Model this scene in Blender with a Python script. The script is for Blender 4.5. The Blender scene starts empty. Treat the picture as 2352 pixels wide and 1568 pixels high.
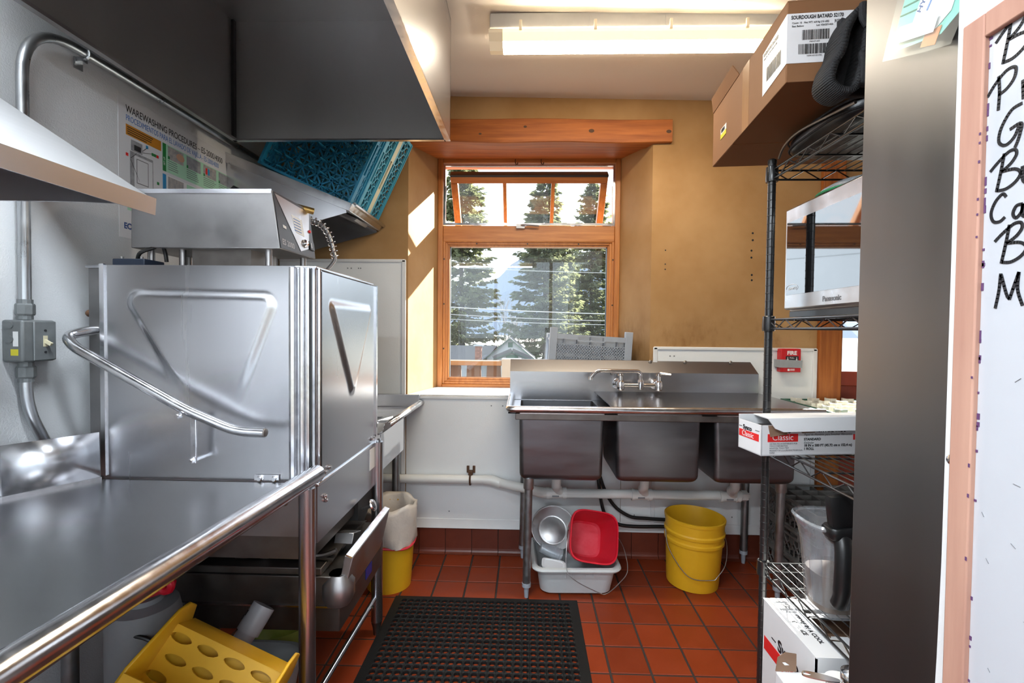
import bpy, bmesh, math, random
from math import sin, cos, pi, radians, sqrt
from mathutils import Matrix, Vector, Euler
random.seed(7)
S = bpy.context.scene
COL = S.collection
# ---------------------------------------------------------------- camera
cam = bpy.data.cameras.new('camera'); co = bpy.data.objects.new('camera', cam); COL.objects.link(co)
cam.sensor_fit = 'HORIZONTAL'; cam.sensor_width = 36; cam.lens = 36 * 1090 / 2352
cam.clip_start = .02; cam.clip_end = 3000
co.matrix_world = Matrix.Translation((0, 0, 1.33)) @ Matrix.Rotation(radians(1.75), 4, 'Z') @ Matrix.Rotation(radians(90 - 1.4), 4, 'X') @ Matrix.Rotation(radians(.55), 4, 'Z')
S.camera = co
# ---------------------------------------------------------------- sky, sun, exposure
w = bpy.data.worlds.new('sky'); S.world = w; w.use_nodes = True
bg = w.node_tree.nodes['Background']; bg.inputs[0].default_value = (.80, .89, 1, 1); bg.inputs[1].default_value = 1.6
sl = bpy.data.lights.new('sun', 'SUN'); so = bpy.data.objects.new('sun', sl); COL.objects.link(so)
sl.energy = 15.0; sl.angle = radians(.6); sl.color = (1, .96, .89)
so.rotation_euler = Vector((-1.0, -1.0, -.72)).to_track_quat('-Z', 'Y').to_euler()
LAMP, COOL = 28.0, 50.0          # radiance of the warm ceiling light and of the added cool fill lamps
S.view_settings.view_transform = 'Standard'; S.view_settings.look = 'None'
S.view_settings.exposure = 1.35; S.view_settings.gamma = 1.0; S.view_settings.use_curve_mapping = False
try:
    S.cycles.sample_clamp_indirect = 6; S.cycles.max_bounces = 8; S.cycles.transparent_max_bounces = 12
    S.cycles.caustics_reflective = False; S.cycles.caustics_refractive = False
except Exception: pass
# ---------------------------------------------------------------- helpers
WM = {}
def tag(o, label=None, cat=None, group=None, kind=None):
    if label: o['label'] = label
    if cat: o['category'] = cat
    if group: o['group'] = group
    if kind: o['kind'] = kind
    return o
def thing(name, label, cat, loc=(0, 0, 0), rot=(0, 0, 0), group=None, kind=None):
    o = bpy.data.objects.new(name, None); COL.objects.link(o); o.empty_display_size = .05
    o.location = loc; o.rotation_euler = rot
    WM[o.name] = Matrix.Translation(loc) @ Euler(rot).to_matrix().to_4x4()
    return tag(o, label, cat, group, kind)
class MB:
    def __init__(s): s.v = []; s.f = []
    def add(s, vs, fs):
        n = len(s.v); s.v += [Vector(p) for p in vs]; s.f += [tuple(i + n for i in f) for f in fs]; return s
    def box(s, a, b, M=None):
        x0, y0, z0 = a; x1, y1, z1 = b
        vs = [Vector(p) for p in ((x0,y0,z0),(x1,y0,z0),(x1,y1,z0),(x0,y1,z0),(x0,y0,z1),(x1,y0,z1),(x1,y1,z1),(x0,y1,z1))]
        if M is not None: vs = [M @ p for p in vs]
        return s.add(vs, [(0,3,2,1),(4,5,6,7),(0,1,5,4),(1,2,6,5),(2,3,7,6),(3,0,4,7)])
    def cbox(s, c, d, M=None):
        return s.box([c[i] - d[i] / 2 for i in range(3)], [c[i] + d[i] / 2 for i in range(3)], M)
    def bar(s, p, q, w, h=None, up=(0, 0, 1)):
        p = Vector(p); q = Vector(q); d = q - p; L = d.length
        if L < 1e-6: return s
        z = d / L; u = Vector(up)
        if abs(z.dot(u)) > .98: u = Vector((1, 0, 0)) if abs(z.x) < .9 else Vector((0, 1, 0))
        x = u.cross(z).normalized(); y = z.cross(x)
        M = Matrix((x, y, z)).transposed().to_4x4(); M.translation = p
        h = h or w
        return s.box((-w/2, -h/2, 0), (w/2, h/2, L), M)
    def tube(s, pts, r, n=10, cap=True, closed=False):
        P = [Vector(p) for p in pts]; m = len(P); rs = r if isinstance(r, (list, tuple)) else [r] * m
        rings = []; prev = None
        for i in range(m):
            if closed: t = P[(i+1) % m] - P[i-1]
            else: t = P[min(i+1, m-1)] - P[max(i-1, 0)]
            t.normalize()
            if prev is None:
                a = Vector((0, 0, 1)) if abs(t.z) < .9 else Vector((1, 0, 0))
                x = a.cross(t).normalized()
            else:
                x = (prev - t * prev.dot(t)).normalized()
            prev = x; y = t.cross(x)
            rings.append([P[i] + (x * cos(2*pi*k/n) + y * sin(2*pi*k/n)) * rs[i] for k in range(n)])
        return s.loft(rings, cap and not closed, cap and not closed, closed)
    def loft(s, rings, cap0=False, cap1=False, closed=False):
        n = len(rings[0]); m = len(rings); vs = [p for r in rings for p in r]; fs = []
        for i in range(m if closed else m - 1):
            a = i * n; b = ((i + 1) % m) * n
            for k in range(n):
                k2 = (k + 1) % n; fs.append((a + k, a + k2, b + k2, b + k))
        if cap0: fs.append(tuple(reversed(range(n))))
        if cap1: fs.append(tuple(range((m-1)*n, m*n)))
        return s.add(vs, fs)
    def lathe(s, prof, n=24, M=None, cap0=False, cap1=False, sup=2.0, asp=1.0):
        rings = []
        for r, z in prof:
            R = []
            for k in range(n):
                c, d = cos(2*pi*k/n), sin(2*pi*k/n)
                if sup != 2.0:
                    q = (abs(c)**sup + abs(d)**sup) ** (-1/sup); c *= q; d *= q
                p = Vector((r*c, r*d*asp, z)); R.append(M @ p if M is not None else p)
            rings.append(R)
        return s.loft(rings, cap0, cap1)
    def prism(s, poly, h0, h1, ax='z', M=None):
        def P(a, b, h):
            p = Vector((a, b, h) if ax == 'z' else (a, h, b) if ax == 'y' else (h, a, b))
            return M @ p if M is not None else p
        n = len(poly); vs = [P(a, b, h0) for a, b in poly] + [P(a, b, h1) for a, b in poly]
        return s.add(vs, [tuple(reversed(range(n))), tuple(range(n, 2*n))] + [(i, (i+1) % n, n + (i+1) % n, n + i) for i in range(n)])
    def grid(s, fn, nu, nv):
        vs = [fn(i / nu, j / nv) for j in range(nv + 1) for i in range(nu + 1)]
        return s.add(vs, [(j*(nu+1)+i, j*(nu+1)+i+1, (j+1)*(nu+1)+i+1, (j+1)*(nu+1)+i) for j in range(nv) for i in range(nu)])
    def quad(s, *p): return s.add(p, [tuple(range(len(p)))])
    def mesh(s, name, inv=None, smooth=False, fix=True):
        me = bpy.data.meshes.new(name)
        me.from_pydata([inv @ p if inv is not None else p for p in s.v], [], s.f)
        if fix and len(s.f) < 60000:
            bm = bmesh.new(); bm.from_mesh(me); bmesh.ops.recalc_face_normals(bm, faces=bm.faces); bm.to_mesh(me); bm.free()
        if smooth:
            me.polygons.foreach_set('use_smooth', [True] * len(me.polygons))
            if smooth != 'all':
                try: me.set_sharp_from_angle(angle=radians(smooth if smooth is not True else 40))
                except Exception: pass
        return me
    def build(s, name, mat, parent=None, world=True, smooth=False, bevel=0, seg=2, label=None, solid=0, sub=0, **kw):
        base = WM[parent.name] if parent is not None else Matrix.Identity(4)
        me = s.mesh(name, base.inverted() if (world and parent is not None) else None, smooth or bool(bevel))
        o = bpy.data.objects.new(name, me); COL.objects.link(o); o.parent = parent
        WM[o.name] = base.copy()
        if mat: me.materials.append(M_[mat] if isinstance(mat, str) else mat)
        if solid:
            m = o.modifiers.new('thick', 'SOLIDIFY'); m.thickness = solid; m.offset = 0
        if bevel:
            m = o.modifiers.new('edge', 'BEVEL'); m.width = bevel; m.segments = seg; m.limit_method = 'ANGLE'; m.angle_limit = radians(35); m.harden_normals = False
        if sub:
            m = o.modifiers.new('sub', 'SUBSURF'); m.levels = sub; m.render_levels = sub
        tag(o, label, **kw)
        return o
def copy_tree(o, parent=None):
    c = o.copy(); COL.objects.link(c); c.parent = parent
    WM[c.name] = WM.get(o.name, Matrix.Identity(4)).copy()
    for ch in list(o.children): copy_tree(ch, c)
    return c
def place(o, M):
    o.matrix_basis = M; WM[o.name] = M.copy(); return o
def frame(o, x, y):                      # matrix from origin, x axis, y axis
    x = Vector(x).normalized(); y = Vector(y); y = (y - x * x.dot(y)).normalized(); z = x.cross(y)
    M = Matrix((x, y, z)).transposed().to_4x4(); M.translation = Vector(o); return M
def curve_pts(pts, k=6, closed=False):   # Catmull-Rom through points
    P = [Vector(p) for p in pts]; n = len(P); out = []
    for i in range(n if closed else n - 1):
        p0 = P[i-1] if (i or closed) else P[0]; p1 = P[i]; p2 = P[(i+1) % n]; p3 = P[(i+2) % n] if (closed or i + 2 < n) else P[-1]
        for j in range(k):
            t = j / k
            out.append(.5 * ((2*p1) + (p2-p0)*t + (2*p0-5*p1+4*p2-p3)*t*t + (3*p1-p0-3*p2+p3)*t**3))
    if not closed: out.append(P[-1])
    return out
def bend(pts, r, k=6):                   # polyline with rounded corners
    P = [Vector(p) for p in pts]; out = [P[0]]
    for i in range(1, len(P) - 1):
        a = (P[i-1] - P[i]); b = (P[i+1] - P[i]); d = min(r, a.length * .49, b.length * .49)
        A = P[i] + a.normalized() * d; B = P[i] + b.normalized() * d
        for j in range(k + 1):
            t = j / k; out.append(A*(1-t)**2 + P[i]*2*t*(1-t) + B*t*t)
    out.append(P[-1]); return out
def text(name, body, size, mat, parent, M, ax='LEFT', xs=1.0, bold=0, shear=0, depth=.0002, space=1.0):
    cu = bpy.data.curves.new('t', 'FONT'); cu.body = body; cu.size = size; cu.align_x = ax; cu.extrude = depth; cu.offset = bold
    cu.shear = shear; cu.space_character = space; cu.resolution_u = 3
    ob = bpy.data.objects.new('t', cu); COL.objects.link(ob)
    dg = bpy.context.evaluated_depsgraph_get(); me = bpy.data.meshes.new_from_object(ob.evaluated_get(dg))
    COL.objects.unlink(ob); bpy.data.objects.remove(ob); bpy.data.curves.remove(cu)
    base = WM[parent.name]
    me.transform(base.inverted() @ M @ Matrix.Diagonal((xs, 1, 1, 1)))
    me.materials.clear(); me.materials.append(M_[mat]); me.name = name
    o = bpy.data.objects.new(name, me); COL.objects.link(o); o.parent = parent; WM[o.name] = base.copy()
    return o
# ---------------------------------------------------------------- materials
M_ = {}
def mat(name, col, rough=.5, metal=0, nz=None, bump=None, trans=0, alpha=1, emit=None, coat=0, ior=None, rvar=0, spec=None, vary=0):
    """nz=(scale, amount, stretch xyz, second colour); bump=(scale, strength, stretch)"""
    m = bpy.data.materials.new(name); m.use_nodes = True; nt = m.node_tree; N = nt.nodes; L = nt.links
    b = N['Principled BSDF']; b.inputs['Base Color'].default_value = (*col, 1); b.inputs['Roughness'].default_value = rough; b.inputs['Metallic'].default_value = metal
    if trans: b.inputs['Transmission Weight'].default_value = trans
    if ior: b.inputs['IOR'].default_value = ior
    if alpha < 1: b.inputs['Alpha'].default_value = alpha
    if coat: b.inputs['Coat Weight'].default_value = coat; b.inputs['Coat Roughness'].default_value = .15
    if spec is not None: b.inputs['Specular IOR Level'].default_value = spec
    if emit: b.inputs['Emission Color'].default_value = (*emit[0], 1); b.inputs['Emission Strength'].default_value = emit[1]
    tc = N.new('ShaderNodeTexCoord')
    def noise(scale, stretch, detail=4):
        mp = N.new('ShaderNodeMapping'); mp.inputs['Scale'].default_value = stretch; L.new(tc.outputs['Object'], mp.inputs[0])
        n = N.new('ShaderNodeTexNoise'); n.inputs['Scale'].default_value = scale; n.inputs['Detail'].default_value = detail; n.inputs['Roughness'].default_value = .6
        L.new(mp.outputs[0], n.inputs['Vector']); return n
    last = None
    if nz:
        n = noise(nz[0], nz[2]); r = N.new('ShaderNodeValToRGB'); r.color_ramp.elements[0].position = .5 - .5*nz[1]; r.color_ramp.elements[1].position = .5 + .5*nz[1]
        r.color_ramp.elements[0].color = (*nz[3], 1); r.color_ramp.elements[1].color = (*col, 1)
        L.new(n.outputs[0], r.inputs[0]); last = r.outputs[0]
        if rvar:
            mr = N.new('ShaderNodeMapRange'); mr.inputs[1].default_value = .3; mr.inputs[2].default_value = .7; mr.inputs[3].default_value = rough - rvar; mr.inputs[4].default_value = rough + rvar
            L.new(n.outputs[0], mr.inputs[0]); L.new(mr.outputs[0], b.inputs['Roughness'])
    if vary:
        oi = N.new('ShaderNodeObjectInfo'); hs = N.new('ShaderNodeHueSaturation'); mr = N.new('ShaderNodeMapRange'); mr.inputs[3].default_value = 1 - vary; mr.inputs[4].default_value = 1 + vary
        L.new(oi.outputs['Random'], mr.inputs[0]); L.new(mr.outputs[0], hs.inputs['Value'])
        if last: L.new(last, hs.inputs['Color'])
        else: hs.inputs['Color'].default_value = (*col, 1)
        last = hs.outputs[0]
    if last: L.new(last, b.inputs['Base Color'])
    if bump:
        n = noise(bump[0], bump[2], 3); bp = N.new('ShaderNodeBump'); bp.inputs['Strength'].default_value = bump[1]; bp.inputs['Distance'].default_value = .004
        L.new(n.outputs[0], bp.inputs['Height']); L.new(bp.outputs[0], b.inputs['Normal'])
    M_[name] = m; return m
ONE = (1, 1, 1)
mat('white_wall', (.80, .81, .83), .55, bump=(220, .5, ONE), nz=(3, .9, ONE, (.76, .77, .795)))
mat('ochre', (.56, .35, .145), .75, nz=(2.6, .55, ONE, (.44, .25, .09)), bump=(60, .15, ONE))
mat('ceiling', (.88, .80, .72), .7, nz=(3, .9, ONE, (.85, .77, .69)), bump=(120, .1, ONE))
mat('panel_white', (.78, .79, .79), .4, nz=(6, .9, ONE, (.72, .73, .73)), bump=(160, .1, ONE))
mat('trim_white', (.75, .75, .75), .45, nz=(9, .8, ONE, (.66, .66, .66)))
mat('grout', (.03, .022, .018), .9)
mat('tile', (.235, .033, .007), .46, spec=.35, nz=(9, .8, ONE, (.175, .024, .0045)), vary=.16, bump=(180, .12, ONE), rvar=.08)
mat('base_tile', (.15, .030, .014), .4, nz=(14, .8, ONE, (.105, .021, .010)), vary=.15, bump=(180, .12, ONE))
mat('wood', (.44, .135, .028), .5, spec=.3, nz=(5, .38, (.5, 9, 9), (.24, .062, .012)), bump=(20, .1, (1, 9, 9)))
mat('wood_z', (.40, .13, .028), .5, spec=.3, nz=(5, .38, (9, 9, .5), (.23, .062, .012)), bump=(20, .1, (9, 9, 1)))
mat('wood_frame', (.56, .235, .066), .4, nz=(6, .45, (.6, 8, 8), (.36, .12, .028)))
mat('wood_frame_z', (.56, .235, .066), .4, nz=(6, .45, (8, 8, .6), (.36, .12, .028)))
mat('wood_red', (.30, .045, .02), .4, nz=(6, .8, (8, 8, .6), (.20, .03, .012)))
mat('wood_pale', (.47, .27, .20), .6, spec=.2, nz=(5, .4, (6, 6, .5), (.38, .20, .15)))
mat('steel', (.50, .50, .52), .27, 1, nz=(30, .7, (1, 1, .03), (.475, .475, .495)), rvar=.004)
mat('steel_x', (.60, .60, .625), .25, 1, nz=(42, .7, (.02, 1, 1), (.565, .565, .585)), rvar=.004)
mat('steel_y', (.60, .60, .625), .27, 1, nz=(42, .7, (1, .02, 1), (.565, .565, .585)), rvar=.004)
mat('steel_hood', (.42, .41, .405), .43, 1, nz=(4, .9, (1, 1, .2), (.35, .34, .335)), rvar=.06)
mat('steel_bowl', (.22, .225, .24), .40, 1, nz=(9, .8, (.4, 1, 2), (.15, .152, .165)), rvar=.08)
mat('steel_dull', (.40, .39, .39), .42, 1, nz=(10, .8, ONE, (.27, .26, .26)), rvar=.1)
mat('steel_dirty', (.24, .22, .205), .45, 1, nz=(12, .8, ONE, (.12, .105, .095)), rvar=.1)
mat('steel_table', (.37, .37, .38), .27, 1, nz=(42, .7, (.02, 1, 1), (.345, .345, .355)), rvar=.004)
mat('steel_matte', (.52, .52, .53), .46, 1, nz=(42, .7, (1, .02, 1), (.56, .56, .57)), rvar=.004)
mat('steel_splash', (.40, .40, .415), .26, 1, nz=(42, .7, (.02, 1, 1), (.375, .375, .39)), rvar=.004)
mat('steel_fridge', (.30, .30, .31), .36, 1, nz=(5, .9, (1, 1, .1), (.25, .25, .26)), rvar=.05)
mat('chrome', (.78, .78, .80), .12, 1)
mat('bright_steel', (.72, .72, .74), .2, 1, nz=(30, .8, ONE, (.58, .58, .6)), rvar=.06)
mat('galvanised', (.34, .35, .36), .45, 1, nz=(40, .8, ONE, (.22, .225, .23)), rvar=.1)
mat('conduit', (.52, .54, .56), .34, 1, nz=(20, .8, ONE, (.40, .415, .43)), rvar=.08)
mat('cast_box', (.22, .235, .24), .55, .4, nz=(30, .8, ONE, (.16, .17, .175)), bump=(90, .2, ONE))
mat('black_plastic', (.012, .012, .013), .35, nz=(20, .8, ONE, (.008, .008, .008)))
mat('black_wire', (.014, .014, .015), .28, coat=.4)
mat('black_fabric', (.016, .016, .018), .8, nz=(60, .8, ONE, (.009, .009, .010)), bump=(400, .4, ONE))
mat('black_vinyl', (.012, .012, .014), .38, nz=(20, .8, ONE, (.008, .008, .01)), bump=(60, .15, ONE))
mat('rubber', (.010, .010, .010), .65, spec=.25, nz=(30, .8, ONE, (.008, .008, .008)), bump=(200, .2, ONE))
mat('dark_rubber', (.012, .011, .011), .5, nz=(18, .7, ONE, (.02, .018, .016)))
mat('yellow_plastic', (.74, .41, .016), .42, nz=(12, .9, ONE, (.64, .345, .012)), bump=(50, .05, ONE))
mat('red_plastic', (.68, .008, .028), .35, nz=(10, .9, ONE, (.55, .006, .02)))
mat('red_worn', (.72, .08, .11), .5, nz=(16, .5, ONE, (.62, .012, .035)))
mat('grey_plastic', (.55, .57, .58), .5, nz=(8, .9, ONE, (.46, .475, .48)))
mat('rack_grey', (.35, .38, .43), .45, nz=(16, .8, ONE, (.29, .315, .36)))
mat('rack_brown_grey', (.21, .195, .18), .6, nz=(16, .8, ONE, (.14, .13, .12)))
mat('rack_blue', (.014, .20, .35), .42, nz=(16, .8, ONE, (.011, .16, .29)))
mat('rack_lightblue', (.065, .34, .48), .42, nz=(16, .8, ONE, (.055, .29, .42)))
mat('rack_cream', (.62, .60, .42), .45, nz=(16, .8, ONE, (.54, .52, .36)))
mat('rack_green', (.025, .13, .075), .45, nz=(16, .8, ONE, (.02, .10, .06)))
mat('rack_white', (.74, .72, .64), .45, nz=(16, .8, ONE, (.66, .64, .56)))
mat('pvc', (.74, .73, .70), .35, nz=(6, .8, ONE, (.66, .65, .62)))
mat('pvc_grey', (.46, .46, .48), .4, nz=(6, .8, ONE, (.40, .40, .42)))
mat('card_brown', (.265, .128, .06), .8, spec=.2, nz=(5, .9, (1, 1, .3), (.225, .107, .048)), bump=(200, .08, (.1, 1, 1)))
mat('card_white', (.78, .78, .79), .6, nz=(6, .9, ONE, (.73, .73, .74)))
mat('card_inside', (.25, .15, .095), .85, nz=(14, .8, ONE, (.19, .11, .07)))
mat('paper', (.84, .84, .86), .5, nz=(8, .9, ONE, (.80, .80, .82)))
mat('laminate', (.80, .80, .83), .22, nz=(8, .9, ONE, (.77, .77, .80)))
mat('liner', (.72, .66, .60), .35, nz=(9, .8, ONE, (.62, .55, .48)), bump=(22, .8, ONE), alpha=.93)
mat('whiteboard', (.49, .50, .53), .22, nz=(5, .9, ONE, (.465, .475, .51)))
mat('ink_black', (.012, .012, .015), .5); mat('ink_grey', (.18, .18, .19), .6); mat('ink_blue', (.10, .22, .52), .5); mat('ink_teal', (.02, .28, .55), .5)
mat('ink_navy', (.01, .06, .25), .5); mat('ink_red', (.72, .02, .02), .5); mat('ink_white', (.82, .82, .82), .5); mat('ink_purple', (.10, .04, .12), .6)
mat('print_orange', (.62, .25, .02), .4, nz=(20, .8, ONE, (.58, .23, .02))); mat('print_green', (.02, .22, .05), .4); mat('print_pale_green', (.42, .72, .52), .4); mat('print_blue', (.02, .26, .55), .4)
mat('print_photo', (.55, .50, .46), .4, nz=(60, .5, ONE, (.25, .25, .27))); mat('print_photo_grey', (.42, .42, .44), .4, nz=(50, .5, ONE, (.22, .22, .24))); mat('print_skin', (.62, .36, .24), .4)
mat('yellow_label', (.70, .62, .04), .5); mat('alarm_red', (.60, .012, .018), .3, nz=(10, .8, ONE, (.5, .01, .014))); mat('duct_tape', (.33, .34, .35), .5, nz=(30, .8, ONE, (.26, .27, .28)))
mat('ivory', (.66, .60, .42), .4); mat('brass', (.70, .48, .16), .3, 1); mat('rust', (.05, .028, .018), .8, nz=(30, .7, ONE, (.12, .05, .02)))
mat('microwave_glass', (.006, .006, .007), .03, ior=2.3); mat('microwave_steel', (.50, .49, .49), .32, 1, nz=(20, .8, ONE, (.43, .42, .42)), rvar=.06)
mat('console_black', (.035, .036, .042), .35, nz=(14, .8, ONE, (.025, .026, .03)))
mat('teal_card', (.22, .62, .52), .45, nz=(14, .8, ONE, (.18, .56, .47))); mat('olive', (.20, .26, .07), .5); mat('mid_green', (.03, .26, .10), .5); mat('dark_green', (.01, .17, .09), .5); mat('ink_orange', (.62, .20, .06), .5)
mat('navy_box', (.012, .02, .04), .5); mat('lime_bowl', (.36, .46, .10), .4); mat('blue_badge', (.015, .03, .25), .35)
mat('lid_blue', (.45, .55, .68), .35); mat('mop_grey', (.33, .34, .35), .55, nz=(12, .8, ONE, (.26, .27, .28)))
mat('aluminium', (.72, .72, .73), .42, 1, nz=(30, .8, ONE, (.62, .62, .63)))
def clear(name, tint, rough=.08, fac=.25, veil=0, base=.05, rim=.85):
    m = bpy.data.materials.new(name); m.use_nodes = True; nt = m.node_tree; N = nt.nodes; L = nt.links; N.remove(N['Principled BSDF'])
    t = N.new('ShaderNodeBsdfTransparent'); t.inputs[0].default_value = (*tint, 1)
    g = N.new('ShaderNodeBsdfGlossy'); g.inputs['Roughness'].default_value = rough; g.inputs[0].default_value = (.9, .9, .9, 1)
    lw = N.new('ShaderNodeLayerWeight'); lw.inputs[0].default_value = .5
    pw = N.new('ShaderNodeMath'); pw.operation = 'POWER'; pw.inputs[1].default_value = 4; L.new(lw.outputs['Facing'], pw.inputs[0])
    ad = N.new('ShaderNodeMath'); ad.operation = 'MULTIPLY_ADD'; ad.inputs[1].default_value = rim; ad.inputs[2].default_value = base; ad.use_clamp = True; L.new(pw.outputs[0], ad.inputs[0])
    mx = N.new('ShaderNodeMixShader'); L.new(ad.outputs[0], mx.inputs[0]); L.new(t.outputs[0], mx.inputs[1]); L.new(g.outputs[0], mx.inputs[2]); out = mx.outputs[0]
    if fac or veil:
        d = N.new('ShaderNodeBsdfTranslucent' if veil else 'ShaderNodeBsdfDiffuse'); d.inputs[0].default_value = (.85, .87, .9, 1) if veil else (*tint, 1)
        m2 = N.new('ShaderNodeMixShader'); m2.inputs[0].default_value = veil or fac
        if veil:
            tc = N.new('ShaderNodeTexCoord'); n = N.new('ShaderNodeTexNoise'); n.inputs['Scale'].default_value = 3; n.inputs['Detail'].default_value = 6; L.new(tc.outputs['Object'], n.inputs['Vector'])
            mr = N.new('ShaderNodeMapRange'); mr.inputs[1].default_value = .3; mr.inputs[2].default_value = .8; mr.inputs[3].default_value = veil * .6; mr.inputs[4].default_value = veil * 1.6
            L.new(n.outputs[0], mr.inputs[0]); L.new(mr.outputs[0], m2.inputs[0])
        L.new(out, m2.inputs[1]); L.new(d.outputs[0], m2.inputs[2]); out = m2.outputs[0]
    L.new(out, N['Material Output'].inputs[0]); M_[name] = m
clear('window_glass', (.96, .98, .98), .0, 0, veil=.004, base=.03)  # faint milky veil mixed into the panes imitates bloom haze
clear('clear_plastic', (.80, .83, .86), .12, .22); clear('clear_smoke', (.55, .57, .58), .1, .2); clear('jar_plastic', (.84, .85, .87), .16, .10); clear('bag_plastic', (.95, .97, .97), .25, .03, base=.015, rim=.25)
def emis(name, col, st):
    m = mat(name, (.8, .78, .7), .4, emit=(col, st)); return m
emis('lamp_core', (1, .88, .68), LAMP); emis('fill_core_cool', (.84, .93, 1), COOL); emis('lamp_side', (1, .70, .30), .75); mat('lamp_end', (.72, .66, .55), .3, emit=((1, .72, .38), .12)); mat('lamp_housing', (.62, .62, .62), .45, nz=(14, .8, ONE, (.54, .54, .54)))
# ================================================================ the room
YB, XL, XR, YR = 2.79, -1.48, 2.75, -1.3
def ceil_z(x): return 2.688 - .0214 * (x + .433)
def st(name, mb, m, label=None, **k): return mb.build(name, m, None, kind='structure', label=label, **k)
# floor: grout bed and single quarry tiles
mb = MB(); mb.box((XL - .1, YR - .1, -.12), (XR + .1, 3.0, -.0035))
floor = st('floor', mb, 'grout', 'red quarry tile kitchen floor with dark joints'); floor['category'] = 'floor'
P = .1603; TS = .1515
def tile_mesh(name, a, b, h, c):
    m = MB(); x, y = a/2, b/2
    m.add([(-x,-y,-.01),(x,-y,-.01),(x,y,-.01),(-x,y,-.01),(-x,-y,h-c),(x,-y,h-c),(x,y,h-c),(-x,y,h-c),(-x+c,-y+c,h),(x-c,-y+c,h),(x-c,y-c,h),(-x+c,y-c,h)],
          [(0,1,5,4),(1,2,6,5),(2,3,7,6),(3,0,4,7),(4,5,9,8),(5,6,10,9),(6,7,11,10),(7,4,8,11),(8,9,10,11)])
    return m
tme = tile_mesh('floor_tile', TS, TS, 0, .0018).mesh('floor_tile'); tme.materials.append(M_['tile'])
rest = MB()
for i in range(-6, 22):
    for j in range(0, 31):
        x = -.622 + (i + .5) * P; y = 2.785 - (j + .5) * P
        if x < XL + .05 or x > XR: continue
        if x < 1.75 and j < 13:
            o = bpy.data.objects.new('floor_tile', tme); COL.objects.link(o); o.parent = floor
            o.location = (x, y, random.uniform(-.0006, .0006)); o.rotation_euler = (random.gauss(0, .002), random.gauss(0, .002), random.choice((0, pi/2, pi)))
            WM[o.name] = Matrix.Identity(4)
        else:
            t = tile_mesh('t', TS, TS, 0, .0018); rest.add([p + Vector((x, y, 0)) for p in t.v], t.f)
rest.build('floor_tiles_beyond', 'tile', floor, kind='stuff')
# back wall: thick piers with splayed window reveals
mb = MB()
mb.prism([(XL-.2, YB), (-.703, YB), (-.600, 3.17), (-.600, 3.27), (XL-.2, 3.27)], -.1, 2.8)
mb.prism([(.719, YB), (1.80, YB), (1.80, 3.27), (.610, 3.27), (.610, 3.17)], -.1, 2.8)
mb.prism([(-.703, YB), (.719, YB), (.610, 3.17), (.610, 3.27), (-.600, 3.27), (-.600, 3.17)], -.1, .940)
mb.prism([(-.703, YB), (.719, YB), (.610, 3.17), (.610, 3.27), (-.600, 3.27), (-.600, 3.17)], 2.53, 2.8)
mb.box((1.80, YB, 2.12), (XR + .2, 3.27, 2.8))
wb = st('wall_back', mb, None, 'ochre plastered thick wall with deep window recess')
# ochre plaster with soot and grease stains that have a shape of their own
m = mat('ochre_wall', (.41, .245, .11), .75, spec=.25, nz=(2.2, .4, ONE, (.30, .16, .058)), bump=(45, .12, ONE))
nt = m.node_tree; N = nt.nodes; L = nt.links; b = N['Principled BSDF']
src = b.inputs['Base Color'].links[0].from_socket
tc = N.new('ShaderNodeTexCoord'); sx = N.new('ShaderNodeSeparateXYZ'); L.new(tc.outputs['Object'], sx.inputs[0])
def rng(sock, a, c, lo, hi):
    r = N.new('ShaderNodeMapRange'); r.interpolation_type = 'SMOOTHSTEP'; r.inputs[1].default_value = a; r.inputs[2].default_value = c; r.inputs[3].default_value = lo; r.inputs[4].default_value = hi; L.new(sock, r.inputs[0]); return r.outputs[0]
def mul(p, q):
    r = N.new('ShaderNodeMath'); r.operation = 'MULTIPLY'; r.use_clamp = True; L.new(p, r.inputs[0]); L.new(q, r.inputs[1]); return r.outputs[0]
n1 = N.new('ShaderNodeTexNoise'); n1.inputs['Scale'].default_value = 7; n1.inputs['Detail'].default_value = 8; n1.inputs['Roughness'].default_value = .68; mp = N.new('ShaderNodeMapping'); mp.inputs['Scale'].default_value = (1, 1, .45); L.new(tc.outputs['Object'], mp.inputs[0]); L.new(mp.outputs[0], n1.inputs['Vector'])
stain = mul(mul(rng(n1.outputs[0], .44, .68, 0, 1), rng(sx.outputs[2], 1.16, 1.52, 1, 0)), rng(sx.outputs[0], .45, .66, 0, 1))
n2 = N.new('ShaderNodeTexNoise'); n2.inputs['Scale'].default_value = 3.2; n2.inputs['Detail'].default_value = 5; L.new(tc.outputs['Object'], n2.inputs['Vector'])
smear = mul(mul(rng(n2.outputs[0], .42, .62, 0, .55), rng(sx.outputs[0], -.9, -.72, 1, 0)), rng(sx.outputs[2], 1.2, 1.9, 1, .55))
mx = N.new('ShaderNodeMix'); mx.data_type = 'RGBA'; mx.inputs[7].default_value = (.17, .075, .022, 1); L.new(stain, mx.inputs[0]); L.new(src, mx.inputs[6])
m2 = N.new('ShaderNodeMix'); m2.data_type = 'RGBA'; m2.inputs[7].default_value = (.25, .14, .055, 1); L.new(smear, m2.inputs[0]); L.new(mx.outputs[2], m2.inputs[6])
L.new(m2.outputs[2], b.inputs['Base Color'])
wb.data.materials.append(m)
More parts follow.
